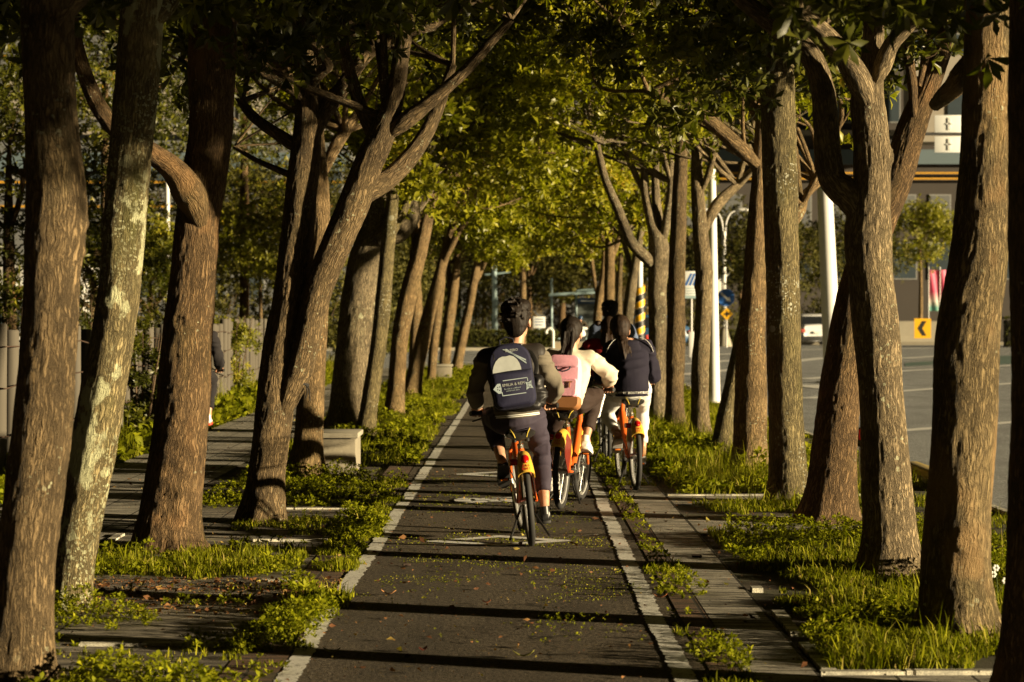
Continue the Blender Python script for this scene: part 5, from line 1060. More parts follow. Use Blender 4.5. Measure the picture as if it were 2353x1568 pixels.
# ------------------------------------------------------------------ beyond the path: street furniture
GALV = plain('pale_galvanised_paint', (.66,.66,.63), .55, var=.15, scale=8); TEAL = plain('pale_teal_paint', (.30,.42,.44), .5, var=.1, scale=5); DARKM = plain('dark_grey_metal', (.05,.05,.05), .6)
def pole(label, x, yb, D, r0, h, tilt=(0,0), name='pole', m=GALV, extra=None, taper=.6, group=None):
    r = thing(name, label, name.replace('_', ' '), ((x-CX)*D/F, D, 0), group=group); mb = MB(); mb.tube([(0,0,-.05),(0,0,.0),(tilt[0]*h*.5,0,h*.5),(tilt[0]*h,0,h)], [r0*1.02,r0,r0*(1+taper)/2,r0*taper], 20); mb.obj('pole', m, r)
    mb = MB(); mb.tube([(0,0,0),(0,0,.03)], r0*1.8, 16); mb.obj('base_plate', m, r); 
    if extra: extra(r)
    return r
def sn(r):
    mb = MB(); mb.torus((.01,0,1.35), (0,0,1), .205, .012, 20, 6); mb.obj('clamp_band', DARKM, r)
pole('thick pale lamp post behind the forked right tree', 1915, 880, 58, .225, 7.5, (-.045,0), extra=sn, name='lamp_post', taper=.7)
pole('white tapering post beside the burled slim trunk', 1641, 925, 44.7, .115, 6.0, (-.01,0), name='post', taper=.45)
def cross(r):
    mb = MB(); mb.tube([(-.55,0,3.72),(0,0,3.76),(.8,0,3.86)], .05, 8); mb.obj('crossarm', TEAL, r); mb = MB(); mb.box((0,-.12,2.3), (.28,.14,.5), bev=.02); mb.obj('control_box', TEAL, r)
pole('pale teal utility pole with a thin crossarm behind the hedge', 1138, 768, 125, .14, 4.45, (-.01,0), name='utility_pole', m=TEAL, extra=cross, taper=.85)
pole('distant pale lamp post seen between two left trunks', 386, 760, 74, .09, 6.6, (-.004,0), name='lamp_post', taper=.75)
def lamp(r):
    for s in (-1, 1):
        mb = MB(); mb.tube(catmull([(s*.05,0,5.6),(s*.10,0,6.4),(s*.30,0,6.9),(s*.62,0,7.1)], .1), .045, 8); mb.obj('arm', GALV, r)
        mb = MB(); mb.ell((s*.95,0,7.12), (.38,.16,.09), 16, 8); mb.obj('lamp_head', GALV, r)
    mb = MB(); mb.tube([(0,0,.0),(0,0,.25),(0,0,1.0)], [.42,.36,.13], 10); mb.obj('cone_base', CONC2, r)
    mb = MB(); mb.tube([(-.9,0,3.15),(0,0,3.6),(.75,0,4.25)], .045, 8); mb.obj('bracket', GALV, r)
    mb = MB(); mb.box((-.28,-.1,2.9), (.22,.16,1.0), bev=.02); mb.obj('control_box', GALV, r)
pole('double-armed street lamp with fluted top behind the round blue sign', 1664, 795, 126, .115, 6.0, name='street_lamp', extra=lamp, taper=.8)
BLUE = plain('blue_sign_face', (.025,.12,.42), .4, var=.05); SWH = plain('white_sign_face', (.80,.82,.80), .5, var=.06, scale=3); SYE = plain('yellow_sign_face', (.78,.42,.01), .45, var=.05, scale=4); SBK = plain('black_sign_print', (.015,.015,.014), .5)
def sign(name, label, x, y, D, build, post=True, m=GALV, h=None):
    z = H-(y-HY)*D/F; r = thing(name, label, 'road sign', ((x-CX)*D/F, D, 0))
    if post: mb = MB(); mb.tube([(0,.04,0),(0,.04,z+.1)], .035, 8); mb.obj('post', m, r)
    build(r, z); return r
def disc(mb, c, R, th, n=36): mb.tube([(c[0],c[1]+th,c[2]),(c[0],c[1],c[2])], R, n)
def s1(r, z):
    mb = MB(); disc(mb, (0,-.02,z), .44, .02); f = mb.obj('sign_face', BLUE, r)
    a = math.radians(-42); ca, sa = math.cos(a), math.sin(a); P = [(-.33,-.055),(.10,-.055),(.10,-.15),(.34,0),(.10,.15),(.10,.055),(-.33,.055)]
    mb = MB(); mb.prism([(x*ca-y*sa, x*sa+y*ca) for x, y in P], lambda p: (p[0], -.030+p[2], z+p[1]), .006); mb.obj('arrow', WHITE, f, smooth=False)
sign('road_sign', 'round blue sign with white arrow pointing down to the right', 1668, 684, 122, s1)
def s2(r, z):
    q = .31; mb = MB(); mb.prism([(0,-q),(q,0),(0,q),(-q,0)], lambda p: (p[0], -.02+p[2], z+p[1]), .02); f = mb.obj('sign_face', SYE, r, smooth=False)
    mb = MB(); mb.prism([(0,-.2),(.05,-.06),(.2,0),(.05,.06),(0,.2),(-.05,.06),(-.2,0),(-.05,-.06)], lambda p: (p[0], -.026+p[2], z+p[1]), .004); mb.obj('symbol', SBK, f, smooth=False)
sign('road_sign', 'small yellow diamond sign under the round blue one', 1670, 722, 121.5, s2)
def s3(r, z):
    mb = MB(); mb.box((0,-.02,z), (.94,.03,1.12)); f = mb.obj('sign_face', SYE, r, smooth=False)
    mb = MB(); mb.prism([(.16,.42),(-.10,.42),(-.36,0),(-.10,-.42),(.16,-.42),(-.08,0)][::-1], lambda p: (p[0]+.06, -.041+p[2], z+p[1]), .006); mb.obj('chevron', SBK, f, smooth=False)
sign('chevron_sign', 'yellow board with black chevron pointing left, fixed to the concrete barrier', 2120, 755, 137, s3, post=False)
def s4(r, z):
    mb = MB(); mb.box((0,-.02,z), (.58,.03,.55), bev=.01); f = mb.obj('sign_face', SWH, r)
    for k, (w_, dz) in enumerate(((.40,.15),(.46,.02),(.36,-.12))): mb = MB(); mb.box((0,-.037,z+dz), (w_,.004,.045)); mb.obj('text_line', plain('blue_print', (.05,.12,.28), .5), f, smooth=False)
sign('notice_board', 'small white notice with blue lines standing behind the hedge', 1239, 741, 116, s4, m=TEAL)
def s5(r, z):
    mb = MB(); mb.box((0,-.02,z), (.52,.04,.95), bev=.01); f = mb.obj('sign_face', SWH, r)
    for k in range(3): mb = MB(); mb.prism([(-.24+k*.14,-.02),(-.16+k*.14,-.02),(.04+k*.11,.40),(-.03+k*.11,.40)], lambda p: (min(p[0], .25), -.048+p[2], z+p[1]), .006); mb.obj('stripe', BLUE, f, smooth=False)
    for k in range(3): mb = MB(); mb.box((0,-.043,z-.12-.09*k), (.42,.004,.03)); mb.obj('text_line', TEAL, f, smooth=False)
    mb = MB(); mb.box((0,-.042,z-.42), (.5,.004,.10)); mb.obj('teal_band', TEAL, f, smooth=False); mb = MB(); mb.box((0,0,.6), (.2,.16,.9), bev=.02); mb.obj('box', GALV, r)
sign('information_sign', 'white and pale blue striped information sign between two right trunks', 1589, 655, 84, s5)
# white boards of a gantry sign seen from behind, top right
r = thing('gantry_sign', 'white road boards on a horizontal arm high up behind the right trees', 'road sign', ((2188-CX)*92/F, 92, 0)); z = H-(308-HY)*92/F
mb = MB(); mb.tube([(-2.0,.06,z),(3.2,.06,z+.02)], .06, 8); mb.tube([(3.1,.1,0),(3.1,.1,z+1.0)], .14, 12); mb.obj('mast', DARKM, r)
for dz, h_ in ((.38,.66),(-.40,.62)): mb = MB(); mb.box((0,0,z+dz), (1.34,.03,h_), bev=.005); b_ = mb.obj('board', SWH, r); mb = MB(); mb.box((-.12,-.03,z+dz), (.10,.04,h_*.7)); mb.box((-.12,-.035,z+dz), (.24,.03,.05)); mb.obj('rib', GALV, b_, smooth=False)
# hooked white post, striped pole, hydrant
mb = MB(); mb.tube(catmull([(0,0,0),(0,0,.85),(-.02,0,.98),(-.15,0,1.08),(-.28,0,.98),(-.28,0,.86)], .04), .055, 10); o = mb.obj('hooked_post', WHITE); o.location = ((1271-CX)*100/F, 100, 0); tag(o, 'short white post bent over like a hook at the end of the hedge', 'post')
r = thing('striped_pole', 'white pole wrapped in black and yellow spiral guard, behind the far riders', 'pole', ((1470-CX)*80/F, 80, 0)); mb = MB(); mb.tube([(0,0,0),(0,0,3.4)], .10, 16); mb.obj('pole', WHITE, r)
for k in range(9):
    mb = MB(); P = []
    for i in range(9): 
        t = i/8*math.pi*1.6+math.pi*.95; P.append([(.172*math.cos(t), .172*math.sin(t), .45+.22*k+.30*i/8+dz) for dz in (0,.20)])
    P2 = [[(x*.9, y*.9, z) for x, y, z in q][::-1] for q in P]; mb.grid(np.concatenate([np.array(P), np.array(P2)], 1)); mb.obj('spiral_stripe', SBK if k % 2 else SYE, r)
mb = MB(); mb.tube([(0,0,.45),(0,0,2.5)], .155, 16); mb.obj('guard', WHITE, r)
HYD = plain('red_hydrant_paint', (.50,.045,.025), .45, var=.2, scale=12); r = thing('fire_hydrant', 'red fire hydrant by the foot of the striped pole', 'hydrant', ((1486-CX)*68/F, 68, 0)); r.scale = (1.12, 1.12, 1.18)
mb = MB(); mb.tube([(0,0,0),(0,0,.05),(0,0,.06),(0,0,.55),(0,0,.57),(0,0,.61),(0,0,.62),(0,0,.72),(0,0,.80),(0,0,.84)], [.20,.20,.13,.12,.17,.17,.13,.12,.07,.03], 20); mb.obj('barrel', HYD, r)
for s in (-1, 1): mb = MB(); mb.tube([(s*.1,0,.48),(s*.22,0,.48)], .065, 12); mb.obj('nozzle', HYD, r)
mb = MB(); mb.tube([(0,-.1,.40),(0,-.22,.40)], .085, 14); mb.obj('front_nozzle', HYD, r); mb = MB(); mb.tube([(0,0,.83),(0,0,.90)], .035, 6); mb.obj('cap_nut', HYD, r)
# chained bollard between two right trunks
r = thing('chain_bollard', 'short bollard with red and black head and hanging chain behind the forked tree', 'bollard', tuple(G(1979,1132))); mb = MB(); mb.tube([(0,0,0),(0,0,.42)], .025, 10); mb.obj('post', WHITE, r)
mb = MB(); mb.ell((0,0,.50), (.06,.06,.095), 16, 10); h = mb.obj('head', BLK, r); mb = MB(); mb.ell((-.015,-.035,.52), (.035,.035,.055), 12, 8); mb.obj('reflector', REDL, h)
mb = MB()
for k in range(9): a = k/8; mb.torus((-.03+.14*a,-.05,.40-.30*math.sin(math.pi*a*.55)), (1,0,0) if k % 2 else (0,1,0), .014, .004, 12, 5)
mb.obj('chain', DARKM, r)
# hedge, barriers, shelter
def hedge(label, x0, x1, y, d, h, n, m=HEDGE, name='hedge'):
    rng = np.random.default_rng(int(abs(x0)*10)+5); r = thing(name, label, 'hedge', ((x0+x1)/2, y, 0)); mb = MB(); w = (x1-x0); mb.box((0,0,h/2-.06), (w-.2,d-.2,h-.14), bev=.03); mb.obj('core', plain('dark_twigs', (.02,.016,.008), .9), r)
    P = np.stack([rng.uniform(-w/2, w/2, n), rng.uniform(-d/2, d/2, n), rng.uniform(0, h, n)], 1); f = rng.uniform(0, 1, n); P[f < .45, 1] = -d/2+rng.normal(0, .03, (f < .45).sum()); P[f > .65, 2] = h+rng.normal(0, .025, (f > .65).sum())
    ax = rng.normal(size=P.shape)*.6+np.array([0,-.4,.8]); V, t, rr = leaf_cloud(P, ax, 5, .09, .55, rng=rng); obj('foliage', mesh_np('foliage', V, t, False, {'rnd': ('FLOAT', rr)}), m, r); return r
hedge('long clipped hedge across the far side of the crossing road', -12.0, 2.1, 112, 1.2, .86, 7000)
hedge('yellow-lit low shrub left of the long hedge', -5.6, -4.5, 106, .8, .70, 500, LEAF_LIT)
hedge('dark clipped hedge beyond the road behind the right trees', 9.4, 12.6, 128, 1.0, .8, 1200)
hedge('low dark hedge at the right edge beyond the road', 25.2, 32, 124, 1.2, 1.5, 1600)
mb = MB(); mb.box((-6,111,.05), (22,.3,.18), bev=.02); mb.obj('kerb', CONC2, kind='structure')
mb = MB(); mb.box((24,133,.05), (40,.4,.22), bev=.02); mb.obj('kerb', CONC, kind='structure')
def wall(label, x, w, D, h, m=CONC, th=.35):
    r = thing('barrier_wall', label, 'wall', ((x-CX)*D/F, D, 0)); mb = MB(); P = [(-th/2,0),(-th*.25,h*.35),(-th*.2,h),(th*.2,h),(th*.25,h*.35),(th/2,0)]; mb.prism(P, lambda p: (p[2]-w/2, p[0], p[1]), w); mb.obj('wall', m, r, smooth=False); mb = MB(); mb.box((0,0,h+.02), (w,th*.5,.05)); mb.obj('coping', CONC2, r, smooth=False); return r
wall('pale concrete barrier with the yellow chevron board', 2150, 4.4, 138, 1.25, CONC2); wall('grey concrete barrier section left of the chevron board', 2030, 3.4, 138.6, 1.2, plain('blue_grey_concrete', (.14,.15,.15), .9, var=.2, scale=4))
wall('low tan wall at the end of the hedge behind the riders', 1345, 2.6, 104, .45, plain('tan_stucco', (.34,.27,.17), .9, var=.2, scale=6))
BRW = plain('brown_earth_wall', (.20,.105,.05), .95, var=.25, scale=3)
wall('long brown retaining wall beyond the road on the right', 1790, 14, 170, 3.4, BRW, .6)
r = thing('bus_shelter', 'bus shelter with pale teal roof and blue panel beyond the hedge', 'bus shelter', ((1318-CX)*122/F, 122, 0)); GL = plain('smoky_shelter_glass', (.14,.16,.15), .15, var=.2, scale=2)
mb = MB(); mb.box((.0,0,2.72), (2.5,1.5,.14), M=np.array(Matrix.Rotation(-.06, 3, 'Y')), bev=.03); mb.box((.7,-.2,2.90), (1.15,1.2,.12), M=np.array(Matrix.Rotation(-.10, 3, 'Y')), bev=.03); mb.obj('roof', TEAL, r)
for x, h_ in ((-1.1,3.5),(1.15,2.8),(.15,2.7)): mb = MB(); mb.tube([(x,.5,0),(x,.5,h_)], .06, 10); mb.obj('post', TEAL, r)
mb = MB(); mb.box((.68,.5,1.2), (.9,.04,2.0)); mb.obj('glass_panel', GL, r); mb = MB(); mb.box((.72,.4,2.35), (1.0,.06,.30)); p_ = mb.obj('blue_panel', plain('dark_blue_panel', (.03,.07,.16), .4), r); mb = MB(); mb.box((.72,.366,2.35), (.7,.006,.05)); mb.obj('text_line', WHITE, p_)
mb = MB(); mb.box((0,.1,.45), (2.0,.4,.06)); mb.obj('bench_seat', TEAL, r)
GFN = plain('green_wire_fence_mesh', (.03,.09,.05), .7, var=.3, scale=4)
mb = MB()
for k in range(14): mb.box((-1.3+k*.2,0,1.0), (.10,.03,2.0))
mb.box((0,0,1.95), (2.9,.05,.06)); mb.box((0,0,.3), (2.9,.05,.06)); o = mb.obj('gate', GFN, smooth=False); o.location = ((1090-CX)*150/F, 150, 0); tag(o, 'green slatted gate standing far behind the hedge', 'gate')
def banner(x, label):
    D = 148; r = thing('banner_flag', label, 'banner', ((x-CX)*D/F, D, 0), group='pink banner flags'); mb = MB(); mb.tube([(-.32,0,0),(-.32,0,4.6)], .03, 8); mb.obj('pole', GALV, r)
    P = [[(-.28+.62*i/6, .05*math.sin(i*1.1+j*.4), 1.9+2.5*j/10*(1-.0*i)) for i in range(7)] for j in range(11)]; mb = MB(); mb.grid(np.array(P), closed_u=False, cap=False)
    m, nt, b, out = mat('banner_cloth'); N = NT(nt); sp = N.n('ShaderNodeSeparateXYZ'); nt.links.new(N.n('ShaderNodeTexCoord').outputs['Object'], sp.inputs[0]); nt.links.new(N.ramp(N.math('MULTIPLY', sp.outputs[2], .2), [(.42,(.08,.25,.20)),(.50,(.6,.5,.45)),(.62,(.62,.06,.14)),(.85,(.66,.12,.2))]), b.inputs['Base Color']); mb.obj('flag', m, r)
banner(2146, 'pink and white banner flag, the left one of the pair'); banner(2172, 'pink and green banner flag, the right one of the pair')
# vehicles
CARP = plain('silver_white_car_paint', (.80,.81,.82), .25, metal=.0, var=.05); GLS = plain('dark_car_glass', (.02,.022,.025), .08); TY = BLACK
def car(label, x, D, rz, body, scale=1.0):
    r = thing('car', label, 'car', ((x-CX)*D/F, D, 0), rz); w, l, h = .86*scale, 4.3, 1.5*scale; S_ = []
    prof = [(-2.15,.35,.62),(-2.2,.5,.95),(-2.1,.62,1.0),(-1.75,.95,1.03),(-1.2,.95,1.02),(.3,.95,1.0),(1.1,.95,.98),(1.7,.93,.88),(2.1,.88,.72),(2.2,.8,.55)]
    mb = MB(); P = []
    for y, ws_, top in prof:
        ww = w*min(1, ws_/.95+.25); ring = [(-ww*.92,y,.28),(-ww,y,.42),(-ww,y,.7),(-ww*.96,y,top*h/1.5-.06),(-ww*.8,y,top*h/1.5),(0,y,top*h/1.5+.02),(ww*.8,y,top*h/1.5),(ww*.96,y,top*h/1.5-.06),(ww,y,.7),(ww,y,.42),(ww*.92,y,.28),(0,y,.25)]; P.append(ring)
    mb.grid(np.array(P)); b_ = mb.obj('body', body, r)
    mb = MB(); P = []
    for y, top, k in ((-1.95,1.0,.84),(-1.35,1.42,.72),(-.9,1.5,.68),(.0,1.52,.68),(.5,1.44,.7),(1.15,1.0,.82)):
        T_ = top*h/1.5; P.append([(-w*k*1.18,y,.95*h/1.5),(-w*k,y,T_-.03),(-w*k*.8,y,T_),(w*k*.8,y,T_),(w*k,y,T_-.03),(w*k*1.18,y,.95*h/1.5)])
    mb.grid(np.array(P)); mb.obj('cabin', body, r)
    mb = MB(); e = .012; mb.add([(-w*.80,-1.93-e,1.02*h/1.5),(w*.80,-1.93-e,1.02*h/1.5),(w*.66,-1.40-e,1.40*h/1.5),(-w*.66,-1.40-e,1.40*h/1.5),(-w*.80,-1.90,1.02*h/1.5),(w*.80,-1.90,1.02*h/1.5),(w*.66,-1.36,1.40*h/1.5),(-w*.66,-1.36,1.40*h/1.5)], [(0,1,2,3),(4,7,6,5),(0,4,5,1),(3,2,6,7),(0,3,7,4),(1,5,6,2)]); mb.obj('rear_window', GLS, r, smooth=False)
    for s in (-1, 1):
        mb = MB(); mb.add([(s*w*.985,-1.3,1.02),(s*w*.985,.9,1.02),(s*w*.80,.45,1.38*h/1.5),(s*w*.80,-1.1,1.38*h/1.5),(s*w*.955,-1.3,1.02),(s*w*.955,.9,1.02),(s*w*.77,.45,1.38*h/1.5),(s*w*.77,-1.1,1.38*h/1.5)], [(0,1,2,3),(4,7,6,5),(0,4,5,1),(3,2,6,7),(0,3,7,4),(1,5,6,2)]); mb.obj('side_window', GLS, r, smooth=False)
        mb = MB(); mb.box((s*w*.82,-2.17,.80), (.26,.10,.20), bev=.03); mb.obj('tail_lamp', plain('car_tail_lamp', (.45,.10,.08), .2), r)
        for y in (-1.35, 1.35):
            mb = MB(); mb.torus((0,0,0), (1,0,0), .235, .08, 28, 8, ry=.10); wl = mb.obj('wheel', TY, r); wl.location = (s*w*.88, y, .315); mb = MB(); mb.tube([(-.06,0,0),(.08,0,0)], .18, 18); mb.obj('rim', CHROME, wl)
    mb = MB(); mb.box((0,-2.19,.40), (w*1.85,.16,.22), bev=.04); mb.obj('bumper', plain('dark_bumper', (.04,.04,.04), .6), r); mb = MB(); mb.box((0,-2.24,.72), (.42,.02,.13)); mb.obj('number_plate', WHITE, r)
    return r
car('silver white car seen from behind on the far road, beside the thick lamp post', 1862, 131, 0.06, CARP, 1.12)
car('blue car parked behind the striped pole', 1478, 118, math.pi*.5, plain('blue_car_paint', (.03,.08,.16), .3), 1.1)
# scooter and rider coming the other way
D = 118; sc = ((1334-CX)*D/F, D, 0); r = thing('scooter', 'white scooter facing the camera beyond the crossing road', 'scooter', sc)
mb = MB(); mb.ell((0,-.45,.62), (.26,.16,.34)); mb.ell((0,-.50,.98), (.34,.12,.10)); mb.box((0,0,.35), (.32,.9,.12), bev=.04); mb.ell((0,.45,.62), (.19,.42,.20)); obj('fairing', remeshed(mb, 'fairing', .02, 3), plain('white_scooter_paint', (.70,.72,.72), .3, var=.05), r)
for y in (-.62, .62): mb = MB(); mb.torus((0,0,0), (1,0,0), .16, .06, 24, 8); w_ = mb.obj('wheel', BLACK, r); w_.location = (0, y, .22); mb = MB(); mb.tube([(-.05,0,0),(.05,0,0)], .10, 14); mb.obj('rim', CHROME, w_)
mb = MB(); mb.tube([(-.36,-.30,1.03),(0,-.42,1.0),(.36,-.30,1.03)], .018, 8); mb.obj('handlebar', BLK, r); mb = MB(); mb.ell((0,-.60,.90), (.07,.03,.06)); mb.obj('headlight', CHROME, r)
for s in (-1, 1): mb = MB(); mb.tube([(s*.28,-.33,1.02),(s*.34,-.34,1.22)], .008, 6); mb.ell((s*.35,-.35,1.26), (.06,.015,.045)); mb.obj('mirror', BLK, r)
JK = fabric('olive_brown_coat', (.07,.055,.035), .9)
r7, _ = person('person in a brown coat and dark helmet riding the white scooter toward the camera', (sc[0], sc[1]+.62, 0), math.pi, 0, 0.3, dict(tr=BKF, top=JK, jacket=1, puff=1.2, slw=1.25, shoe=BSH, sole=BSO, hair='up'), sad=.72, hem=.80, shoulder=(.19,.30,1.24), head=(0,.34,1.44), grip=(.30,.80,1.03), elbR=(.33,.5,1.02), elbL=(-.33,.5,1.02))
mb = MB(); mb.ell((0,.32,1.49), (.125,.145,.12)); mb.obj('helmet', plain('dark_blue_helmet', (.03,.06,.12), .25), r7)
# ------------------------------------------------------------------ buildings
def building(label, x0v, x1v, D, ztop, wallm, rows, dark=None, extra=None, depth=18):
    X0, X1 = (x0v-CX)*D/F, (x1v-CX)*D/F; w = X1-X0; r = thing('building', label, 'building', ((X0+X1)/2, D+depth/2, 0)); mb = MB(); mb.box((0,0,ztop/2), (w,depth,ztop)); mb.obj('wall', wallm, r, smooth=False)
    for (z0, z1, n, mw, mm) in rows:
        for k in range(n):
            cx = -w/2+w*(k+.5)/n; ww = w/n*mw; f = MB(); f.box((cx,-depth/2-.03,(z0+z1)/2), (ww+.16,.10,z1-z0+.16)); fo = f.obj('window', plain('window_frame_grey', (.22,.22,.21), .6), r, smooth=False); f = MB(); f.box((cx,-depth/2-.085,(z0+z1)/2), (ww,.03,z1-z0)); f.obj('pane', mm, fo, smooth=False)
    if extra: extra(r, w, depth)
    return r
WB = plain('beige_render', (.30,.27,.22), .9, var=.15, scale=1.2); WG = plain('grey_cladding', (.12,.125,.125), .8, var=.15, scale=1); WD = plain('dark_facade', (.05,.042,.035), .85, var=.25, scale=.8)
PANE = plain('window_glass', (.05,.065,.075), .12, var=.3, scale=1.5); WBL = plain('blue_grey_band', (.10,.14,.16), .7)
YST = plain('yellow_rail_paint', (.52,.27,.02), .5, var=.2)
def rails(zs, m=YST):
    def f(r, w, depth):
        for z, a, b in zs: mb = MB(); mb.box((w*(a+b)/2,-depth/2-.45,z), (w*(b-a),.14,.11)); mb.obj('yellow_rail', m, r, smooth=False)
        zz = zs[0][0]; mb = MB(); mb.box((0,-depth/2-.2,zz+1.0), (w+.2,.6,.9)); mb.obj('blue_band', WBL, r, smooth=False); mb = MB(); mb.box((0,-depth/2-.25,zz+2.5), (w+.3,.9,.3)); mb.obj('ledge', WB, r, smooth=False)
    return f
D = 150; zr = lambda y: H-(y-HY)*D/F
building('dark building with two yellow rails behind the right trees', 1560, 2520, D, 24, WD, [(zr(640), zr(560), 12, .6, PANE), (zr(280), zr(200), 11, .6, PANE), (zr(160), zr(80), 11, .6, PANE), (zr(520), zr(450), 12, .55, WG)], extra=rails([(zr(399), -.5, .5), (zr(412), -.5, .5)]))
r = thing('building', 'pale beige upper building block seen above the white gantry boards', 'building', ((2190-CX)*146/F, 148, 0)); mb = MB(); mb.box((0,-2,14.6), (5.5,3,5.2)); mb.obj('wall', WB, r, smooth=False); mb = MB(); mb.box((.2,-3.55,14.2), (1.6,.08,1.5)); mb.obj('window', PANE, r, smooth=False)
D = 120
building('grey blue building with yellow rails behind the left trees', -260, 800, D, 15.5, WG, [(zr(395)*.8+.9, zr(360)*.8+1.6, 14, .6, PANE), (11.4, 13.4, 12, .6, WB), (2.5, 4.2, 12, .6, PANE)], extra=rails([(H+306*120/F, -.5, .5), (H+292*120/F-.9, -.5, .5)]))
building('tall grey building with a white band far down the path', 1060, 1560, 230, 30, WG, [(18, 20, 9, .6, PANE), (22.5, 25, 9, .6, PANE), (12, 14, 9, .6, PANE), (6, 8, 9, .6, PANE)], extra=lambda r, w, dp: obj('white_band', (lambda m_: (m_.box((0,-dp/2-.2,21.2), (w+.3,.5,.9)), m_.mesh('white_band', False))[1])(MB()), WB, r))
building('low pale shopfront at the far left beyond the fence', -260, 190, 95, 3.6, plain('white_render', (.45,.44,.41), .85, var=.1, scale=1), [(1.0, 2.6, 6, .7, PANE)], depth=8)
r = thing('shop_sign', 'white and red shop sign board at the far left edge', 'sign', ((25-CX)*88/F, 88, 0)); z = H+58*88/F*1.0; mb = MB(); mb.box((0,0,z), (1.1,.08,.9), bev=.01); b_ = mb.obj('board', SWH, r); mb = MB(); mb.box((.25,-.05,z-.1), (.32,.02,.5)); mb.obj('red_panel', plain('red_sign_paint', (.5,.03,.03), .5), b_); mb = MB(); mb.tube([(0,.1,0),(0,.1,z)], .05, 8); mb.obj('post', GALV, r)
# ------------------------------------------------------------------ trees and shrubs beyond
def far_tree(label, x, yb, D, htop, cr, leaf, bark='brown', fork=3, clumps=60, per=16, L=.22, base_w=None, low=None, K=6, group='trees beyond the path'):
    X = x; s = F/D; cz = htop-cr[2]; ty = HY-(cz-H-cr[2]*.55)*s; w = (base_w or .30)*s; limbs = [([(x,yb,w),(x+2,(yb+ty)/2,w*.8),(x,ty,w*.6),(x,ty-cr[2]*s*.5,w*.35)],0,0)]
    rg = random.Random(int(x*7+D))
    for k in range(fork): dx = cr[0]*s*rg.uniform(-.7, .7); limbs.append(([(x+1,(ty*1.0+yb*.0),w*.45),(x+dx*.5,ty-cr[2]*s*.25,w*.33),(x+dx,ty-cr[2]*s*.75,w*.15)],0,rg.uniform(-.8,.8)))
    return build_tree(label, D, limbs, (0,0,cz,*cr), BK[bark], near=.05, twigs=2, clumps=clumps, per=per, leafK=K, leafL=L, sig=.34*cr[0]/2, leafmat=leaf, group=group)
yb = lambda D: HY+H*F/D
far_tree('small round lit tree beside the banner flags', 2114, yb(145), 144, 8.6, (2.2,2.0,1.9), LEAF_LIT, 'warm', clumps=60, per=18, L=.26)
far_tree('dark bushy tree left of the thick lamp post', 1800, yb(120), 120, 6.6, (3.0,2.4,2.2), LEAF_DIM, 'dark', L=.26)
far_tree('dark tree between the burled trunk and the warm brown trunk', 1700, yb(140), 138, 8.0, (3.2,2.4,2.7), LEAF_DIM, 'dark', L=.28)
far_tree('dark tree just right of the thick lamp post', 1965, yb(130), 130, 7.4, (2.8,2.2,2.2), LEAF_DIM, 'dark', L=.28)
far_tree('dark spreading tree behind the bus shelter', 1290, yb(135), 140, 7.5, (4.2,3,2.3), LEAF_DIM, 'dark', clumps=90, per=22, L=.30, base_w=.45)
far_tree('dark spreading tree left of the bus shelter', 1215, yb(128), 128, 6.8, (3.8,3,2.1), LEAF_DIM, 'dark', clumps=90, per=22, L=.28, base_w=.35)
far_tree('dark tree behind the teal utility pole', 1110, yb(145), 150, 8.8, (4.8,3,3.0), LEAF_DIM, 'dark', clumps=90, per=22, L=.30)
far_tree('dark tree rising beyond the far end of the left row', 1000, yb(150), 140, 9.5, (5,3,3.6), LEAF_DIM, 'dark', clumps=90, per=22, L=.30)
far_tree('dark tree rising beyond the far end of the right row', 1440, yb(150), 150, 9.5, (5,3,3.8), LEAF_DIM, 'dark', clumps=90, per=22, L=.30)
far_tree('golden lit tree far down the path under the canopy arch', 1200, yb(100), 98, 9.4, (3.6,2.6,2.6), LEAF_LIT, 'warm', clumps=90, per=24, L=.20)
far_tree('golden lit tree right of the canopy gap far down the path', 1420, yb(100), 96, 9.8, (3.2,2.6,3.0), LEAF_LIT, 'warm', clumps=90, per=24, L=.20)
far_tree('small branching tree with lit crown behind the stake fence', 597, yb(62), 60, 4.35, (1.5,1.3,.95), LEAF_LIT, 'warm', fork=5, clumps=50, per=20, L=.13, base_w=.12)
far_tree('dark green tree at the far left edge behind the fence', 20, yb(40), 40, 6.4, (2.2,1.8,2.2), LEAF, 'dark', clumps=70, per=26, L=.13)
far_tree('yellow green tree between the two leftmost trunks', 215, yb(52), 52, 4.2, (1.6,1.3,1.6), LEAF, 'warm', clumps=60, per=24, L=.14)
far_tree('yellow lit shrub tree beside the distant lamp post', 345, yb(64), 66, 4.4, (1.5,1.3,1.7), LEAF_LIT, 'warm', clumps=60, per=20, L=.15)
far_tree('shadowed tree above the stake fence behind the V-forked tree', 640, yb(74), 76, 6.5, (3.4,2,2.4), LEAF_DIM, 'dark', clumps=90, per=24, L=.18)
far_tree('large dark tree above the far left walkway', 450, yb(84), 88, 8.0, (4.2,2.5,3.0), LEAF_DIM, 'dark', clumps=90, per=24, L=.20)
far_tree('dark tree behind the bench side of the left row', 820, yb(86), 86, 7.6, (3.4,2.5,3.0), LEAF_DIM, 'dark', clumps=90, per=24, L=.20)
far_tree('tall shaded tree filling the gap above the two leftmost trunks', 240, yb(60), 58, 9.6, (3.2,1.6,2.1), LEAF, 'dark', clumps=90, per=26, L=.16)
far_tree('tall shaded tree high behind the third and fourth left trunks', 560, yb(66), 64, 10.2, (3.4,1.6,2.3), LEAF, 'dark', clumps=90, per=26, L=.16)
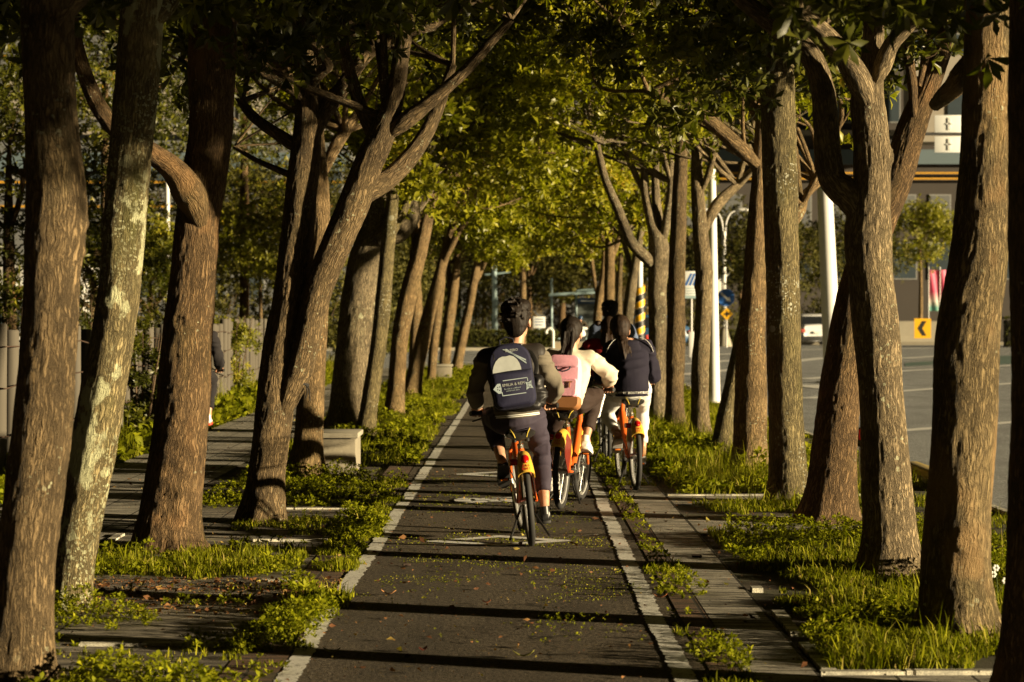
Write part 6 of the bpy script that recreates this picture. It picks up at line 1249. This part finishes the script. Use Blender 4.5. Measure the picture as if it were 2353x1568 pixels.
def shrub(label, x, D, w, h, leaf, n=500, L=.12, seed=0, z0=0.0):
    rng = np.random.default_rng(seed+40); loc = ((x-CX)*D/F, D, 0); r = thing('shrub', label, 'shrub', loc); mb = MB()
    for k in range(9): a = rng.uniform(-1, 1); b_ = rng.uniform(-1, 1); mb.tube([(a*.1*w,b_*.1*w,0),(a*.3*w,b_*.3*w,h*.5),(a*.48*w,b_*.4*w,h*.92)], [.018,.012,.004], 5)
    mb.obj('stems', BK['warm'] if 0 else plain('shrub_stem_bark', (.10,.065,.035), .9), r); p, ax, rn = crown_points((0,0,h*.55), (w/2,w/2.4,h*.5), 26, n//26, w*.09, rng); V, t, rr = leaf_cloud(p, ax, 6, L, rnd0=rn, rng=rng); obj('foliage', mesh_np('foliage', V, t, False, {'rnd': ('FLOAT', rr)}), leaf, r)
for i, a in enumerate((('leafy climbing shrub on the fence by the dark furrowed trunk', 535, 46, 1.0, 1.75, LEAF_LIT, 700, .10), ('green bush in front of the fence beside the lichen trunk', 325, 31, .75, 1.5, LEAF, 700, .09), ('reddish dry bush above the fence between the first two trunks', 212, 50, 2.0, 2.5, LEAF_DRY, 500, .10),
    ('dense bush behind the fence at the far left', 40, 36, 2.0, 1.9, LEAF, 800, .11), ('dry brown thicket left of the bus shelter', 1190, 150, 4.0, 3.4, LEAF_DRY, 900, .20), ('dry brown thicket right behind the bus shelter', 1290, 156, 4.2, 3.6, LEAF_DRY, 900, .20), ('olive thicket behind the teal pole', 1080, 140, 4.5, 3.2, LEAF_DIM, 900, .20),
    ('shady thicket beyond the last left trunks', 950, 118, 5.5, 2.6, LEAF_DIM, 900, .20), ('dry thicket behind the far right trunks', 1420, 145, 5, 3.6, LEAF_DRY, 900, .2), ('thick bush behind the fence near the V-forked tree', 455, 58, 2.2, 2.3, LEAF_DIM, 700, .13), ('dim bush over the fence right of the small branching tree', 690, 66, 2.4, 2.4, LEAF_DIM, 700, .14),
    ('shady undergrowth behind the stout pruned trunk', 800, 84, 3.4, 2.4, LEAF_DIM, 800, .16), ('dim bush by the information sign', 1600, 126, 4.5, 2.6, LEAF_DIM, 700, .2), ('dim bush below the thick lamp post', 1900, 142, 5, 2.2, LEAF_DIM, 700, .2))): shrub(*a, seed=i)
# ------------------------------------------------------------------ light, sky, camera
SUN_EL, SUN_AZ = 8.0, -22.0          # elevation; azimuth measured from +X (right of the path) towards the camera
d = Vector((math.cos(math.radians(SUN_EL))*math.cos(math.radians(SUN_AZ)), math.cos(math.radians(SUN_EL))*math.sin(math.radians(SUN_AZ)), math.sin(math.radians(SUN_EL))))
L = bpy.data.lights.new('sun', 'SUN'); L.energy = 3.75; L.angle = math.radians(.9); L.color = (1.0, .80, .49)
so = bpy.data.objects.new('sun', L); COL.objects.link(so); so.rotation_euler = d.to_track_quat('Z', 'Y').to_euler(); so.location = (30, -5, 20)
w = bpy.data.worlds.new('World'); S.world = w; w.use_nodes = True; nt = w.node_tree; nt.nodes.clear()
o_ = nt.nodes.new('ShaderNodeOutputWorld'); bg = nt.nodes.new('ShaderNodeBackground'); sk = nt.nodes.new('ShaderNodeTexSky'); sk.sky_type = 'NISHITA'; sk.sun_disc = False
sk.sun_elevation = math.radians(SUN_EL); sk.sun_rotation = math.radians(90-SUN_AZ); sk.dust_density = 2.5; sk.air_density = 1.0
tn = nt.nodes.new('ShaderNodeMix'); tn.data_type = 'RGBA'; tn.blend_type = 'MULTIPLY'; tn.inputs[0].default_value = 1; tn.inputs[7].default_value = (1.0, .87, .58, 1); nt.links.new(sk.outputs[0], tn.inputs[6]); nt.links.new(tn.outputs[2], bg.inputs[0])   # warm tint multiplied onto the sky light; nt.links.new(bg.outputs[0], o_.inputs[0]); bg.inputs[1].default_value = .14
cd = bpy.data.cameras.new('camera'); cam = bpy.data.objects.new('camera', cd); COL.objects.link(cam); S.camera = cam
cam.location = (0, 0, H); cam.rotation_euler = (math.radians(90), 0, 0); cd.sensor_width = 36; cd.lens = 36*F/2353; cd.shift_x = 0; cd.shift_y = -(784-HY)/2353
cd.clip_start = .5; cd.clip_end = 2000; cd.dof.use_dof = True; cd.dof.focus_distance = 16.8; cd.dof.aperture_fstop = 4.8
S.view_settings.view_transform = 'Standard'; S.view_settings.look = 'None'; S.view_settings.exposure = 1.78; S.view_settings.gamma = 1
S.render.resolution_x = 1024; S.render.resolution_y = 682
